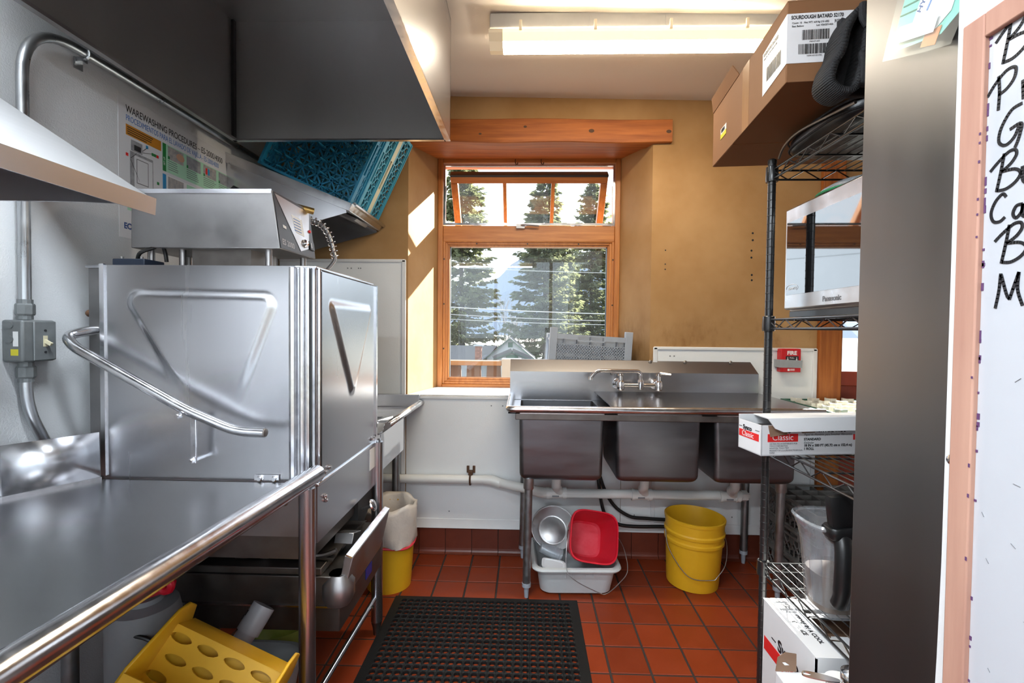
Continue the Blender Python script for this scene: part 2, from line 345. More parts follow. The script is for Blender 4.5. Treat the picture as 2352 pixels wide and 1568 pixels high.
def panel(x0, x1, z0, z1, edges):
    p = MB(); p.box((x0, YB - .007, z0), (x1, YB + .01, z1)); o = p.build('panel', 'panel_white', wb, label='white wipe-clean wall panel')
    e = MB()
    for s in edges:
        if s == 'l': e.box((x0 - .003, YB - .013, z0), (x0 + .022, YB, z1))
        if s == 'r': e.box((x1 - .022, YB - .013, z0), (x1 + .003, YB, z1))
        if s == 't': e.box((x0, YB - .013, z1 - .014), (x1, YB, z1 + .004))
    e.build('edge_strip', 'trim_white', o, bevel=.003)
    h = MB()
    for _ in range(5): h.lathe([(.004, 0), (.004, .0012)], 8, Matrix.Translation((random.uniform(x0 + .05, x1 - .05), YB - .007, random.choice((z0 + .05, z1 - .05)))) @ Matrix.Rotation(pi/2, 4, 'X'), True, True)
    h.build('rivet', 'ink_grey', o)
panel(-1.47, -.716, .2, 1.735, 'rt'); panel(-.708, .56, .2, .932, 't'); panel(.563, .737, .2, .93, 't'); panel(.740, 1.671, .2, 1.237, 'lrt')
# marks on the plaster: screw holes and the outline of something once fixed there
mk = MB()
for z in (1.90, 1.86, 1.80, 1.76, 1.66, 1.63): mk.lathe([(.006, 0), (.006, .001)], 8, Matrix.Translation((1.295 + random.uniform(-.004, .004), YB, z)) @ Matrix.Rotation(pi/2, 4, 'X'), True, True)
for z in (1.80, 1.72, 1.69): mk.lathe([(.004, 0), (.004, .001)], 8, Matrix.Translation((.80, YB, z)) @ Matrix.Rotation(pi/2, 4, 'X'), True, True)
mk.build('screw_hole', 'ink_black', wb)
# left, rear, right walls and ceiling
mb = MB(); mb.box((XL - .15, YR, -.1), (XL, 3.0, 2.85)); st('wall_left', mb, 'white_wall', 'white textured plaster wall behind the dish machine')
mb = MB()
for a, b_ in (((XL - .15, YR - .15, -.1), (-1.42, YR, 2.85)), ((2.2, YR - .15, -.1), (XR + .15, YR, 2.85)), ((-1.42, YR - .15, -.1), (2.2, YR, .45)), ((-1.42, YR - .15, 2.5), (2.2, YR, 2.85))): mb.box(a, b_)
st('wall_rear', mb, 'white_wall', 'white plaster wall at the rear of the kitchen')
mb = MB(); mb.box((XR, YR, -.1), (XR + .15, 3.27, 2.85)); st('wall_right', mb, 'white_wall', 'white plaster wall beyond the wire shelving')
mb = MB(); mb.add([(XL - .1, YR - .1, ceil_z(XL - .1)), (XR + .1, YR - .1, ceil_z(XR + .1)), (XR + .1, 3.1, ceil_z(XR + .1)), (XL - .1, 3.1, ceil_z(XL - .1)), (XL - .1, YR - .1, 3), (XR + .1, YR - .1, 3), (XR + .1, 3.1, 3), (XL - .1, 3.1, 3)], [(0,1,2,3),(4,7,6,5),(0,4,5,1),(1,5,6,2),(2,6,7,3),(3,7,4,0)])
st('ceiling', mb, 'ceiling', 'cream painted kitchen ceiling')
# tile skirting and white strip above it
bb = thing('baseboard_back', 'dark red quarry tile skirting under the white wall panels', 'baseboard', (0, YB, 0), kind='structure')
mb = MB(); mb.box((-1.47, YB - .004, 0), (1.67, YB, .155)); mb.build('mortar_bed', 'grout', bb)
bt = MB(); bt.prism([(0, .002), (-.030, .002), (-.030, .007), (-.019, .013), (-.014, .022), (-.012, .034), (-.012, .147), (-.008, .150), (0, .150)], -.0765, .0765, 'x')
bme = bt.mesh('skirting_tile'); bme.materials.append(M_['base_tile'])
for i in range(-6, 15):
    x = -.622 + (i + .48) * .1565
    if -1.47 < x - .07 and x < 1.62:
        o = bpy.data.objects.new('skirting_tile', bme); COL.objects.link(o); o.parent = bb; o.location = (x, -.003, random.uniform(-.001, .001)); o.rotation_euler = (0, random.gauss(0, .004), 0)
mb = MB(); mb.prism([(YB, .153), (YB - .022, .153), (YB - .020, .158), (YB - .012, .190), (YB - .010, .206), (YB, .208)], -1.47, 1.671, 'x'); st('trim_1', mb, 'trim_white', 'white moulding strip above the tile skirting', bevel=.002)
# lintel beam over the window
def noisy(a): return a + random.uniform(-.003, .003)
mb = MB(); xs = [-1.0 + i * .0958 for i in range(20)]; rings = []
for i, x in enumerate(xs):
    u = i / 19; zb = 2.416 - .008 * u + .004 * sin(x * 9); zt = 2.556 - .016 * u + .003 * sin(x * 7 + 1)
    rings.append([(x, YB - .028, zb + .004), (x, YB - .022, zb), (x, YB + .08, zb + .006), (x, YB + .08, zt), (x, YB - .022, zt), (x, YB - .028, zt - .005)])
mb.loft([[Vector(p) for p in r] for r in rings], True, True)
beam = st('trim_2', mb, 'wood', 'rough orange timber lintel beam above the window', smooth=30)
for k in range(2):
    y0, y1 = (YB + .083, YB + .225) if k == 0 else (YB + .229, 3.17)
    z0, z1 = (2.425, 2.442) if k == 0 else (2.443, 2.462)
    mb = MB(); mb.add([(-.9, y0, z0), (.85, y0, z0 - .002), (.85, y1, z1 - .002), (-.9, y1, z1), (-.9, y0, 2.53), (.85, y0, 2.53), (.85, y1, 2.53), (-.9, y1, 2.53)], [(0,1,2,3),(4,7,6,5),(0,4,5,1),(1,5,6,2),(2,6,7,3),(3,7,4,0)])
    mb.build('soffit_board', 'wood', beam)
for kx, kz, kr in ((-.02, 2.50, .008), (.36, 2.475, .013), (.80, 2.47, .012), (-.28, 2.46, .007)):
    MB().lathe([(kr, 0), (kr * .5, .0015), (kr * .1, .002)], 14, Matrix.Translation((kx, YB - .0275, kz)) @ Matrix.Rotation(pi/2, 4, 'X') @ Matrix.Diagonal((1.5, 1, 1, 1)), True, True).build('knot', 'rust', beam)
# white painted window sill
mb = MB(); mb.prism([(-.700, YB - .006), (.716, YB - .006), (.608, 3.166), (-.598, 3.166)], .936, .9435); st('trim_5', mb, 'trim_white', 'white painted window sill with worn front edge', bevel=.003)
# timber post beside the door opening
mb = MB(); mb.box((1.675, YB - .03, 0), (1.80, YB + .05, 2.66)); st('trim_3', mb, 'wood_z', 'orange timber post beside the glazed door', bevel=.006)
mb = MB(); mb.box((1.2, 2.55, 2.57), (XR, 2.72, 2.66)); st('trim_4', mb, 'wood', 'dark orange timber beam under the ceiling', bevel=.006)
# glazed door at the right end
d = thing('door_1', 'red-brown timber door with white-bright glazing', 'door', (2.2, 2.86, 0), kind='structure')
mb = MB(); mb.box((1.80, 2.84, 0), (1.835, 2.93, 2.12)); mb.box((2.66, 2.84, 0), (2.72, 2.93, 2.12)); mb.box((1.80, 2.84, 2.05), (2.72, 2.93, 2.12)); mb.build('door_frame', 'wood_red', d)
mb = MB(); mb.box((1.84, 2.85, .02), (1.86, 2.89, 2.04)); mb.box((2.55, 2.85, .02), (2.65, 2.89, 2.04)); mb.box((1.84, 2.845, 1.02), (2.65, 2.89, 1.105)); mb.box((1.84, 2.85, 1.95), (2.65, 2.89, 2.04)); mb.box((1.84, 2.85, .02), (2.65, 2.89, .2)); mb.build('stile', 'wood_red', d, bevel=.004)
for i in range(7): mb = MB(); mb.box((1.86 + i * .099, 2.862, .2), (1.86 + i * .099 + .096, 2.88, 1.02)); mb.build('plank', 'wood_red', d, bevel=.003)
mb = MB(); mb.box((1.86, 2.868, 1.105), (2.55, 2.872, 1.95)); mb.build('pane', 'window_glass', d)
# ---------------------------------------------------------------- the window
wn = thing('window_1', 'orange timber window with open awning sash over a fixed pane', 'window', (0, 3.2, .94), kind='structure')
def rect_frame(mb, x0, x1, z0, z1, w, y0, y1):
    mb.box((x0, y0, z0), (x0 + w, y1, z1)); mb.box((x1 - w, y0, z0), (x1, y1, z1)); mb.box((x0 + w, y0, z1 - w), (x1 - w, y1, z1)); mb.box((x0 + w, y0, z0), (x1 - w, y1, z0 + w))
W0, W1, Z0, Z1 = -.600, .610, .940, 2.468
for nm, a, bb_, mt in (('jamb', (W0, 3.165, Z0), (W0 + .034, 3.30, Z1), 'wood_frame_z'), ('jamb', (W1 - .034, 3.165, Z0), (W1, 3.30, Z1), 'wood_frame_z'), ('head', (W0 + .034, 3.165, Z1 - .034), (W1 - .034, 3.30, Z1), 'wood_frame'), ('sill', (W0 + .034, 3.165, Z0), (W1 - .034, 3.32, Z0 + .022), 'wood_frame'), ('mullion', (W0 + .034, 3.175, 1.918), (W1 - .034, 3.28, 2.022), 'wood_frame')):
    MB().box(a, bb_).build(nm, mt, wn, bevel=.004)
for k, (ins, yy) in enumerate(((.034, 3.178), (.048, 3.190), (.060, 3.202))):
    mb = MB(); rect_frame(mb, W0 + ins, W1 - ins, Z0 + ins - .012, 1.930 - (ins - .034), .016, yy, 3.26); mb.build('glazing_bead', 'wood_frame_z', wn, bevel=.003)
mb = MB(); rect_frame(mb, -.527, .537, .998, 1.905, .006, 3.214, 3.25); mb.build('glazing_seal', 'ink_black', wn)
MB().box((-.53, 3.226, .99), (.54, 3.230, 1.91)).build('pane', 'window_glass', wn)
mb = MB(); rect_frame(mb, W0 + .034, W1 - .034, 2.028, 2.434, .014, 3.182, 3.196); mb.build('screen_frame', 'bright_steel', wn)
mb = MB()
for x in (-.34, 0, .34): mb.lathe([(.005, 0), (.005, .002)], 8, Matrix.Translation((x, 3.188, 1.905)) @ Matrix.Rotation(pi/2, 4, 'X'), True, True)
for z in (1.2, 1.5, 1.8):
    for x in (-.557, .567): mb.lathe([(.005, 0), (.005, .002)], 8, Matrix.Translation((x, 3.177, z)) @ Matrix.Rotation(pi/2, 4, 'X'), True, True)
mb.build('screw_plug', 'ink_black', wn)
# awning sash tilted outwards
A = Matrix.Translation((.005, 3.225, 2.372)) @ Matrix.Rotation(radians(38), 4, 'X')   # local -z runs down the sash
mb = MB(); sw, sh = 1.06, .40
def sb(a, c): return MB().box(a, c, A)
sash = sb((-sw/2, -.02, -.05), (sw/2, .03, 0)).build('sash', 'wood_frame', wn, bevel=.004)
for x0, x1 in ((-sw/2, -sw/2 + .045), (sw/2 - .045, sw/2)): sb((x0, -.02, -sh), (x1, .03, -.05)).build('sash_stile', 'wood_frame_z', sash, bevel=.004)
sb((-sw/2, -.02, -sh - .05), (sw/2, .03, -sh)).build('sash_rail', 'wood_frame', sash, bevel=.004)
for x in (-.165, .165): sb((x - .012, -.012, -sh), (x + .012, .02, -.05)).build('muntin', 'wood_frame_z', sash)
for x0, x1 in ((-sw/2 + .045, -.177), (-.153, .153), (.177, sw/2 - .045)): sb((x0, .004, -sh), (x1, .008, -.05)).build('pane', 'window_glass', sash)
sb((-sw/2, -.03, -.002), (sw/2, .035, .012)).build('weather_strip', 'ink_black', sash)
for x in (W0 + .04, W1 - .044): MB().bar((x + .002, 3.20, 2.19), (x + .002, 3.20, 2.29), .010, .02).build('hinge_arm', 'steel_dull', wn)
mb = MB(); mb.box((-.075, 3.155, 2.002), (-.02, 3.18, 2.03)); mb.tube(bend([(-.045, 3.160, 2.022), (-.02, 3.145, 2.022), (.075, 3.147, 2.016)], .01), .006, 8); mb.build('crank_handle', 'steel_dull', wn, smooth=True)
for x in (-.085, .085):
    mb = MB(); mb.tube(curve_pts([(x, 3.16, 2.455), (x, 3.155, 2.43), (x + .012, 3.152, 2.418), (x + .016, 3.150, 2.432)]), .003, 6); mb.build('cup_hook', 'rust', wn, smooth=True)
# unseen glazing added at the rear to fill the room with light
w2 = thing('fill_window', 'added timber-framed glazing behind the camera, filling the room with light', 'window', (.45, YR - .08, .45), kind='structure')
mb = MB(); rect_frame(mb, -1.42, 2.2, .45, 2.5, .05, YR - .12, YR - .04); mb.build('frame', 'wood_frame', w2, bevel=.004)
for k in range(1, 4): x = -1.42 + k * .905; MB().box((x - .025, YR - .11, .5), (x + .025, YR - .05, 2.45)).build('mullion', 'wood_frame_z', w2)
for k in range(4): x = -1.395 + k * .905; MB().box((x + .02, YR - .082, .5), (x + .86, YR - .078, 2.45)).build('pane', 'window_glass', w2)
# ================================================================ outdoors
G = -4.2
mat('ground', (0.1728, 0.1692, 0.1548), .95, nz=(.15, .8, ONE, (0.1152, 0.1116, 0.0864)))
mat('mountain', (0.144, 0.1764, 0.2232), 1, nz=(.012, .9, ONE, (0.1296, 0.162, 0.2088)))  # aerial haze is put into the pale blue colour
mat('bark', (0.0792, 0.0648, 0.054), .95, nz=(6, .8, (4, 4, .6), (0.0504, 0.04176, 0.036)))
mat('needles', (0.141, 0.153, 0.076), .8, nz=(.5, .45, ONE, (0.049, 0.067, 0.039)), spec=.2)
mat('needles_blue', (0.116, 0.141, 0.088), .8, nz=(.5, .45, ONE, (0.043, 0.064, 0.049)), spec=.2)
for k in ('needles', 'needles_blue'):
    nt = M_[k].node_tree; bs = nt.nodes['Principled BSDF']; tl = nt.nodes.new('ShaderNodeBsdfTranslucent'); tl.inputs[0].default_value = (.20, .21, .10, 1); ms = nt.nodes.new('ShaderNodeMixShader'); ms.inputs[0].default_value = .4
    nt.links.new(bs.outputs[0], ms.inputs[1]); nt.links.new(tl.outputs[0], ms.inputs[2]); nt.links.new(ms.outputs[0], nt.nodes['Material Output'].inputs[0])
mat('twig', (0.216, 0.1872, 0.1656), .9); mat('twig_red', (0.1224, 0.0576, 0.0504), .9)
mat('roof_shingle', (0.0864, 0.0864, 0.0936), .9, nz=(2, .8, ONE, (0.0648, 0.0648, 0.072))); mat('siding', (0.288, 0.2988, 0.3096), .7); mat('green_trim', (0.0144, 0.0576, 0.0396), .6)
mat('brick', (0.1944, 0.0864, 0.0648), .9, vary=.2); mat('deck_wood', (0.1008, 0.0504, 0.0288), .8, nz=(6, .8, (8, 8, .6), (0.072, 0.036, 0.02016))); mat('deck_rail', (0.2592, 0.1368, 0.0504), .7, nz=(6, .8, (.6, 8, 8), (0.2016, 0.1008, 0.036)))
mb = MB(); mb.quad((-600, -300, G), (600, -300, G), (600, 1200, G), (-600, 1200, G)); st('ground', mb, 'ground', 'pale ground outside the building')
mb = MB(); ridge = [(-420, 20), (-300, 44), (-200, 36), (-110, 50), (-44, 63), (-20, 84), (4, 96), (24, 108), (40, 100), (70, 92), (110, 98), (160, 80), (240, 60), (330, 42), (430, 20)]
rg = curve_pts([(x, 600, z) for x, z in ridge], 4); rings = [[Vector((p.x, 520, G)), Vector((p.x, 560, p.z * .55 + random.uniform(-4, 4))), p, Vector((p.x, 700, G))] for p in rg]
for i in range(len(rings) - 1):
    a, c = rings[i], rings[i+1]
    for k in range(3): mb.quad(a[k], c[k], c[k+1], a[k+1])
st('mountain', mb, 'mountain', 'mountain ridge behind the spruces, distance haze coloured in pale blue')
def conifer(label, x, y, top, spread, m, seed, trunk_r=.42, low=-2.0, nb=210):
    R = random.Random(seed); t = thing('spruce_tree', label, 'tree', (x, y, G), group='spruces outside the window')
    H = top - G
    mb = MB(); mb.tube([(x + .15 * sin(k), y, G + H * k / 8) for k in range(9)], [trunk_r * (1 - .92 * k / 8) for k in range(9)], 8); mb.build('trunk', 'bark', t, smooth=True)
    f = MB(); br = MB()
    for i in range(nb):
        u = R.random() ** .85; z = low + (top - low) * u
        ln = spread * (1 - u) ** .62 * R.uniform(.55, 1.15) + .35; a = R.uniform(0, 2*pi)
        dx, dy = cos(a), sin(a); droop = R.uniform(.12, .42)
        p0 = Vector((x, y, z)); pts = []
        for k in range(6):
            s = k / 5; pts.append(p0 + Vector((dx * ln * s, dy * ln * s, -droop * ln * s + .30 * ln * s * s)))
        br.tube([pts[0], pts[3], pts[5]], [.05, .03, .01], 4, False)
        nt_ = int(20 + ln * 15)
        for q in range(nt_):
            s = R.uniform(.12, 1.0); i0 = min(int(s * 5), 4); c = pts[i0].lerp(pts[i0+1], s * 5 - i0)
            off = (1 - s * .7) * ln * .26
            side = R.uniform(-1, 1)
            c = c + Vector((-dy * side * off, dx * side * off, R.uniform(-.22, .05)))
            sz = R.uniform(.28, .72); d1 = Vector((dx + R.uniform(-.7, .7), dy + R.uniform(-.7, .7), R.uniform(-.55, .15))).normalized() * sz
            d2 = Vector((R.uniform(-1, 1), R.uniform(-1, 1), R.uniform(-1, .6))).normalized() * sz * .42
            f.add([c - d2 * .6, c + d1 * .5 - d2 * .3 + d2, c + d1 * 1.15, c + d1 * .45 - d2], [(0, 1, 2, 3)])
    br.build('branch', 'bark', t, kind='stuff'); o = f.build('foliage', m, t, kind='stuff'); return t
conifer('tall broad spruce rising behind the brick chimney', -8.3, 60, 25.5, 5.2, 'needles', 1, nb=330)
conifer('spruce with open branches behind the white gable', 2.3, 60, 20.5, 5.0, 'needles_blue', 2, nb=320)
conifer('dense spruce behind the grey rack', 9.98, 74, 24, 6.0, 'needles_blue', 3, nb=330)
conifer('full low-branched spruce between the taller two', 7.4, 90, 19, 5.4, 'needles', 4, nb=260)
conifer('spruce standing beyond the window jamb', 19.5, 56, 20, 5.0, 'needles', 5, nb=170)
conifer('slim spruce beside the tall broad one', -16.6, 78, 26, 4.6, 'needles_blue', 6, nb=150)
def bare(name, label, x, y, h, m, seed, n0=5, cat='tree', wid=.5):
    R = random.Random(seed); t = thing(name, label, cat, (x, y, G)); mb = MB()
    def grow(p, d, l, r, lv):
        q = p + d * l; mb.tube([p, p.lerp(q, .5) + Vector((R.gauss(0, .04), 0, 0)) * l, q], [r, r * .8, r * .6], 4, False)
        if lv == 0: return
        for _ in range(3 if lv > 1 else 4):
            nd = (d + Vector((R.gauss(0, wid), R.gauss(0, wid), R.uniform(-.05, .35)))).normalized(); grow(p.lerp(q, R.uniform(.45, 1)), nd, l * R.uniform(.5, .8), r * .6, lv - 1)
    for i in range(n0): grow(Vector((x + R.gauss(0, .5), y + R.gauss(0, .3), G)), Vector((R.gauss(0, .12), R.gauss(0, .1), 1)).normalized(), h * R.uniform(.36, .5), .07, 3)
    mb.build('branches', m, t, kind='stuff'); return t
bare('bare_tree', 'leafless grey tree between the spruces', -2.9, 70, 10.6, 'twig', 11, 4, wid=.32)
bare('bare_tree', 'thin leafless tree behind the white gable', -.46, 77, 10.6, 'twig', 12, 3, wid=.3)
bare('shrub', 'reddish leafless shrub beside the white house', 1.55, 84, 7.0, 'twig_red', 13, 7, 'shrub', .5)
# white house with grey roof
h = thing('house', 'white gabled house with green trim and grey roof', 'house', (-3, 52, G))
GX = -1.75
mb = MB(); mb.prism([(-4.15, G), (.65, G), (.65, -1.6), (GX, .30), (-4.15, -1.6)], 50, 56, 'y'); mb.build('gable_wall', 'siding', h)
mb = MB()
for s, ex in ((-1, -4.5), (1, 1.0)): mb.add([(GX, 49.7, .52), (ex, 49.7, -1.78), (ex, 56.2, -1.78), (GX, 56.2, .52), (GX, 49.7, .36), (ex, 49.7, -1.94), (ex, 56.2, -1.94), (GX, 56.2, .36)], [(0,1,2,3),(4,7,6,5),(0,4,5,1),(1,5,6,2),(2,6,7,3),(3,7,4,0)])
mb.build('roof', 'roof_shingle', h)
for s, ex in ((-1, -4.5), (1, 1.0)): MB().bar((GX, 49.66, .36), (ex, 49.66, -1.88), .06, .2, (0, 1, 0)).build('barge_board', 'green_trim', h)
mb = MB(); mb.box((-1.93, 49.95, -.5), (-1.45, 50.02, .02)); mb.build('gable_vent', 'green_trim', h)
mb = MB(); mb.add([(-13, 53.2, -.52), (-3.3, 53.2, -.52), (-4.4, 50.4, -1.95), (-13, 50.4, -1.95), (-13, 56, -1.95), (-3.3, 56, -1.95)], [(0,1,2,3),(0,4,5,1)]); mb.build('side_roof', 'roof_shingle', h, solid=.12)
mb = MB(); mb.box((-12.8, 51, G), (-4.2, 55.5, -1.9)); mb.build('side_wall', 'siding', h)
mb = MB(); mb.prism([(-2.95, G), (.25, G), (.25, -1.5), (-1.4, -.86), (-2.95, -1.5)], 46.6, 50, 'y'); pch = mb.build('porch', 'siding', h)
for ex in (-3.25, .5): MB().bar((-1.4, 46.5, -.70), (ex, 46.5, -1.50), .5, .16, (0, 1, 0)).build('porch_roof', 'roof_shingle', pch); MB().bar((-1.4, 46.2, -.84), (ex, 46.2, -1.62), .06, .14, (0, 1, 0)).build('porch_board', 'green_trim', pch)
mb = MB(); mb.box((-2.0, 46.5, -1.5), (-.8, 46.62, -1.1)); mb.build('porch_window', 'green_trim', pch)
ch = MB().box((-5.25, 48.3, -2.4), (-4.58, 48.9, -.30)).build('chimney', 'brick', h); MB().box((-5.4, 48.15, -.36), (-4.42, 49.05, -.22)).build('chimney_cap', 'siding', ch)
for r in range(9):
    for c in range(3): MB().box((-5.25 + c * .226 + .01, 48.26, -2.05 + r * .19), (-5.25 + c * .226 + .215, 48.33, -2.05 + r * .19 + .165)).build('brick', 'brick', ch)
# deck balustrade just outside
dk = thing('deck_balustrade', 'brown plank deck balustrade with orange cap rail', 'balustrade', (-.8, 4.6, .2))
MB().box((-2.2, 4.53, .985), (-.235, 4.67, 1.03)).build('cap_rail', 'deck_rail', dk, bevel=.005)
for i in range(10):
    x = -2.15 + i * .194
    mb = MB(); rr = []
    for k in range(7):
        z = .45 + k * .535 / 6; wv = .079 - .012 * abs(cos(pi * k / 6)) ** 2; rr.append([Vector((x + .09 - wv, 4.585, z)), Vector((x + .09 + wv, 4.585, z)), Vector((x + .09 + wv, 4.61, z)), Vector((x + .09 - wv, 4.61, z))])
    mb.loft(rr, True, True); mb.build('baluster', 'deck_wood', dk)
MB().box((-2.2, 4.55, .38), (-.235, 4.65, .46)).build('bottom_rail', 'deck_wood', dk)
mb = MB(); mb.box((-.235, 4.52, -.4), (-.05, 4.70, 1.05)); mb.build('post', 'mop_grey', dk, label='weathered grey post')
for k, x in enumerate((-18.0, 18.0)):
    t = thing('utility_pole', ['timber utility pole beyond the tall broad spruce', 'timber utility pole on the far side of the garden'][k], 'pole', (x, 25.05, G), group='utility poles')
    MB().tube([(x, 25.25, G), (x, 25.25, 7.2)], [.16, .11], 12).build('mast', 'bark', t, smooth=True); MB().box((x - .9, 25.08, 6.2), (x + .9, 25.18, 6.34)).build('cross_arm', 'bark', t)
    for q in (-.7, 0, .7): MB().lathe([(.04, 0), (.05, .05), (.03, .12)], 10, Matrix.Translation((x + q, 25.13, 6.34)), True, True).build('insulator', 'siding', t)
POLES = [o for o in bpy.data.objects if o.name.startswith('utility_pole')]
for i, (za, zb, r) in enumerate(((4.61, 4.34, .014), (2.50, 2.205, .024), (2.11, 1.84, .022), (1.86, 1.636, .014))):
    mb = MB(); pts = []
    for k in range(13):
        u = k / 12; x = -18 + 36 * u; z = za + (zb - za) * (x + 4.08) / 8.25 - .12 * (1 - ((x) / 4.1) ** 2) * .3; pts.append((x, 25, z))
    for P_ in POLES:
        q = pts[0] if P_.location.x < 0 else pts[-1]; xx = q[0] * .9985; MB().box((xx - .03, 25.0 + r + .001, q[2] - .03), (xx + .03, 25.16, q[2] + .03)).build('line_bracket', 'steel_dull', P_)
    o = mb.tube(pts, r, 5).build('power_line', 'ink_grey' if i == 2 else 'siding')
    tag(o, ['thin topmost power line crossing the spruces', 'pale thick power line below the topmost one', 'dark power line under the pale thick one', 'lowest thin power line above the rooftops'][i], 'power line', 'power lines outside')
# ================================================================ ceiling lights
def vapour_light(label, x0, x1, y0, y1, zc, core='lamp_core'):
    t = thing('ceiling_light', label, 'light', ((x0 + x1)/2, (y0 + y1)/2, zc))
    ym = (y0 + y1) / 2; w = y1 - y0
    MB().prism([(y0 + .006, zc + .02), (y0, zc - .045), (y0 + .004, zc - .052), (y1 - .004, zc - .052), (y1, zc - .045), (y1 - .006, zc + .02)], x0, x1, 'x').build('housing', 'lamp_housing', t, bevel=.004)
    def prof(ins): 
        return [(y0 - .004 + ins, zc - .052), (y0 - .002 + ins, zc - .066), (y0 + .018 + ins, zc - .092), (ym, zc - .104), (y1 - .018 - ins, zc - .092), (y1 + .002 - ins, zc - .066), (y1 + .004 - ins, zc - .052)]
    pr = prof(0)
    def strip(i0, i1, a, b_): 
        m = MB()
        for i in range(i0, i1): m.quad((a, *pr[i]), (b_, *pr[i]), (b_, *pr[i+1]), (a, *pr[i+1]))
        return m
    e = .055
    strip(2, 4, x0 + e, x1 - e).build('diffuser', core, t, smooth=True)
    d = strip(0, 2, x0 + e, x1 - e); d2 = strip(4, 6, x0 + e, x1 - e); d.add(d2.v, d2.f); d.build('diffuser_side', 'lamp_side', t)
    m = MB()
    for a, b_ in ((x0 + e, x0 - .004), (x1 - e, x1 + .004)):
        for i in range(6): m.quad((a, *pr[i]), (b_, *pr[i]), (b_, *pr[i+1]), (a, *pr[i+1]))
        m.quad(*[(b_, *q) for q in pr])
    m.build('diffuser_end', 'lamp_end', t)
    for k in range(4):
        x = x0 + .125 + k * .315
        MB().box((x, y0 - .010, zc - .06), (x + .012, y0 + .002, zc - .018)).build('clip', 'lamp_end', t, bevel=.002)
    for x in (x0 + .08, x0 + .42, x0 + .74): MB().box((x, y0 - .002, zc - .045), (x + .004, y0 + .004, zc)).build('rib', 'lamp_housing', t)
    return t
vapour_light('long vapour-tight fluorescent light between hood and window beam', -.17, 1.055, 2.04, 2.175, 2.655)
vapour_light('unseen fluorescent fill light added over the dish landing table', -1.36, -.135, .66, .81, 2.684, 'fill_core_cool')  # out-of-view lamp added to brighten the left wall
lt = vapour_light('unseen fluorescent fill light added on rods behind the camera', -1.10, .125, -.40, -.25, 2.32, 'fill_core_cool')  # second added lamp, out of view, for cool fill from behind
for x in (-.85, -.1): MB().tube([(x, -.325, 2.33), (x, -.325, 2.70)], .005, 8).build('hanging_rod', 'steel_dull', lt, smooth=True)
# ================================================================ extraction hood
h = thing('extraction_hood', 'dark stainless steel condensate hood above the dish machine', 'hood', (-.83, 1.57, 2.16))
ZH, ZT = 2.16, 2.685; X0, X1, Y0, Y1 = -1.312, -.345, 1.04, 2.10
MB().box((X0 - .004, Y0, ZH), (X0, Y1, ZT)).build('wall_side_panel', 'steel_hood', h)
MB().box((X0, Y1 - .004, ZH), (X1, Y1, ZT)).build('end_panel', 'steel_hood', h)
MB().box((X0, Y0, ZH), (X1, Y0 + .004, ZT)).build('end_panel', 'steel_hood', h)
MB().box((X1 - .004, Y0, ZH), (X1, Y1, ZT)).build('front_panel', 'steel_y', h, label='brushed steel outer face')
MB().box((X0, Y0, ZT - .004), (X1, Y1, ZT)).build('top_panel', 'steel_hood', h)
MB().box((X1 - .024, Y0, ZH - .003), (X1 + .002, Y1 + .002, ZH + .002)).build('bottom_flange', 'bright_steel', h)
MB().box((X0, Y1 - .016, ZH - .003), (X1 - .02, Y1 + .002, ZH + .004)).build('bottom_flange', 'bright_steel', h)
MB().box((X0 - .004, Y0, ZH - .003), (X0 + .016, Y1, ZH + .008)).build('bottom_flange', 'steel_dull', h)
MB().box((X0, Y1 - .022, ZH), (X0 + .012, Y1 - .004, ZT)).build('corner_seam', 'black_plastic', h)
mb = MB()
for z in (2.3, 2.45, 2.6): mb.lathe([(.004, 0), (.003, .002)], 8, Matrix.Translation((X0 + .03, Y1 - .004, z)) @ Matrix.Rotation(pi/2, 4, 'X'), True, True)
mb.build('rivet', 'steel_dull', h)
# ================================================================ conduit and switch
c = thing('electrical_conduit', 'bent steel conduit running up the white wall and under the hood', 'conduit', (-1.46, 1.33, 1.2))
pts = bend([(-1.453, 1.333, 1.36), (-1.453, 1.335, 2.216), (-1.453, 2.52, 2.236)], .17, 10)
MB().tube(pts, .0145, 12).build('pipe', 'conduit', c, smooth=True)
MB().tube(bend([(-1.453, 1.333, 1.2235), (-1.453, 1.333, 1.09), (-1.453, 1.42, .90), (-1.453, 1.46, .8)], .1, 8), .0145, 12).build('lower_pipe', 'conduit', c, smooth=True)
for z in (1.3585, 1.177):
    m = MB(); m.lathe([(.020, 0), (.022, .004), (.022, .030), (.020, .034)], 8, Matrix.Translation((-1.453, 1.333, z)), True, True); m.lathe([(.018, -.012), (.018, .046)], 12, Matrix.Translation((-1.453, 1.333, z)), True, True); m.build('coupling', 'cast_box', c)
m = MB(); m.tube([(-1.453 + .017 * cos(a), 1.53, 2.2185 + .017 * sin(a)) for a in [k * pi / 6 - pi/2 for k in range(7)]], .004, 6); m.box((-1.479, 1.52, 2.19), (-1.453, 1.54, 2.204)); m.box((-1.479, 1.517, 2.168), (-1.474, 1.545, 2.204)); m.build('strap', 'conduit', c)
s = thing('light_switch', 'grey cast metal switch box with ivory toggle on the conduit', 'switch', (-1.45, 1.35, 1.22))
MB().box((-1.48, 1.292, 1.225), (-1.418, 1.388, 1.345)).build('box_body', 'cast_box', s, bevel=.006)
MB().box((-1.418, 1.320, 1.228), (-1.413, 1.384, 1.342)).build('cover_plate', 'cast_box', s, bevel=.003)
m = MB().box((-1.413, 1.345, 1.268), (-1.4115, 1.357, 1.300)); m.build('toggle_plate', 'ivory', s)
MB().bar((-1.414, 1.351, 1.285), (-1.396, 1.353, 1.274), .007, .009).build('toggle', 'ivory', s)
m = MB()
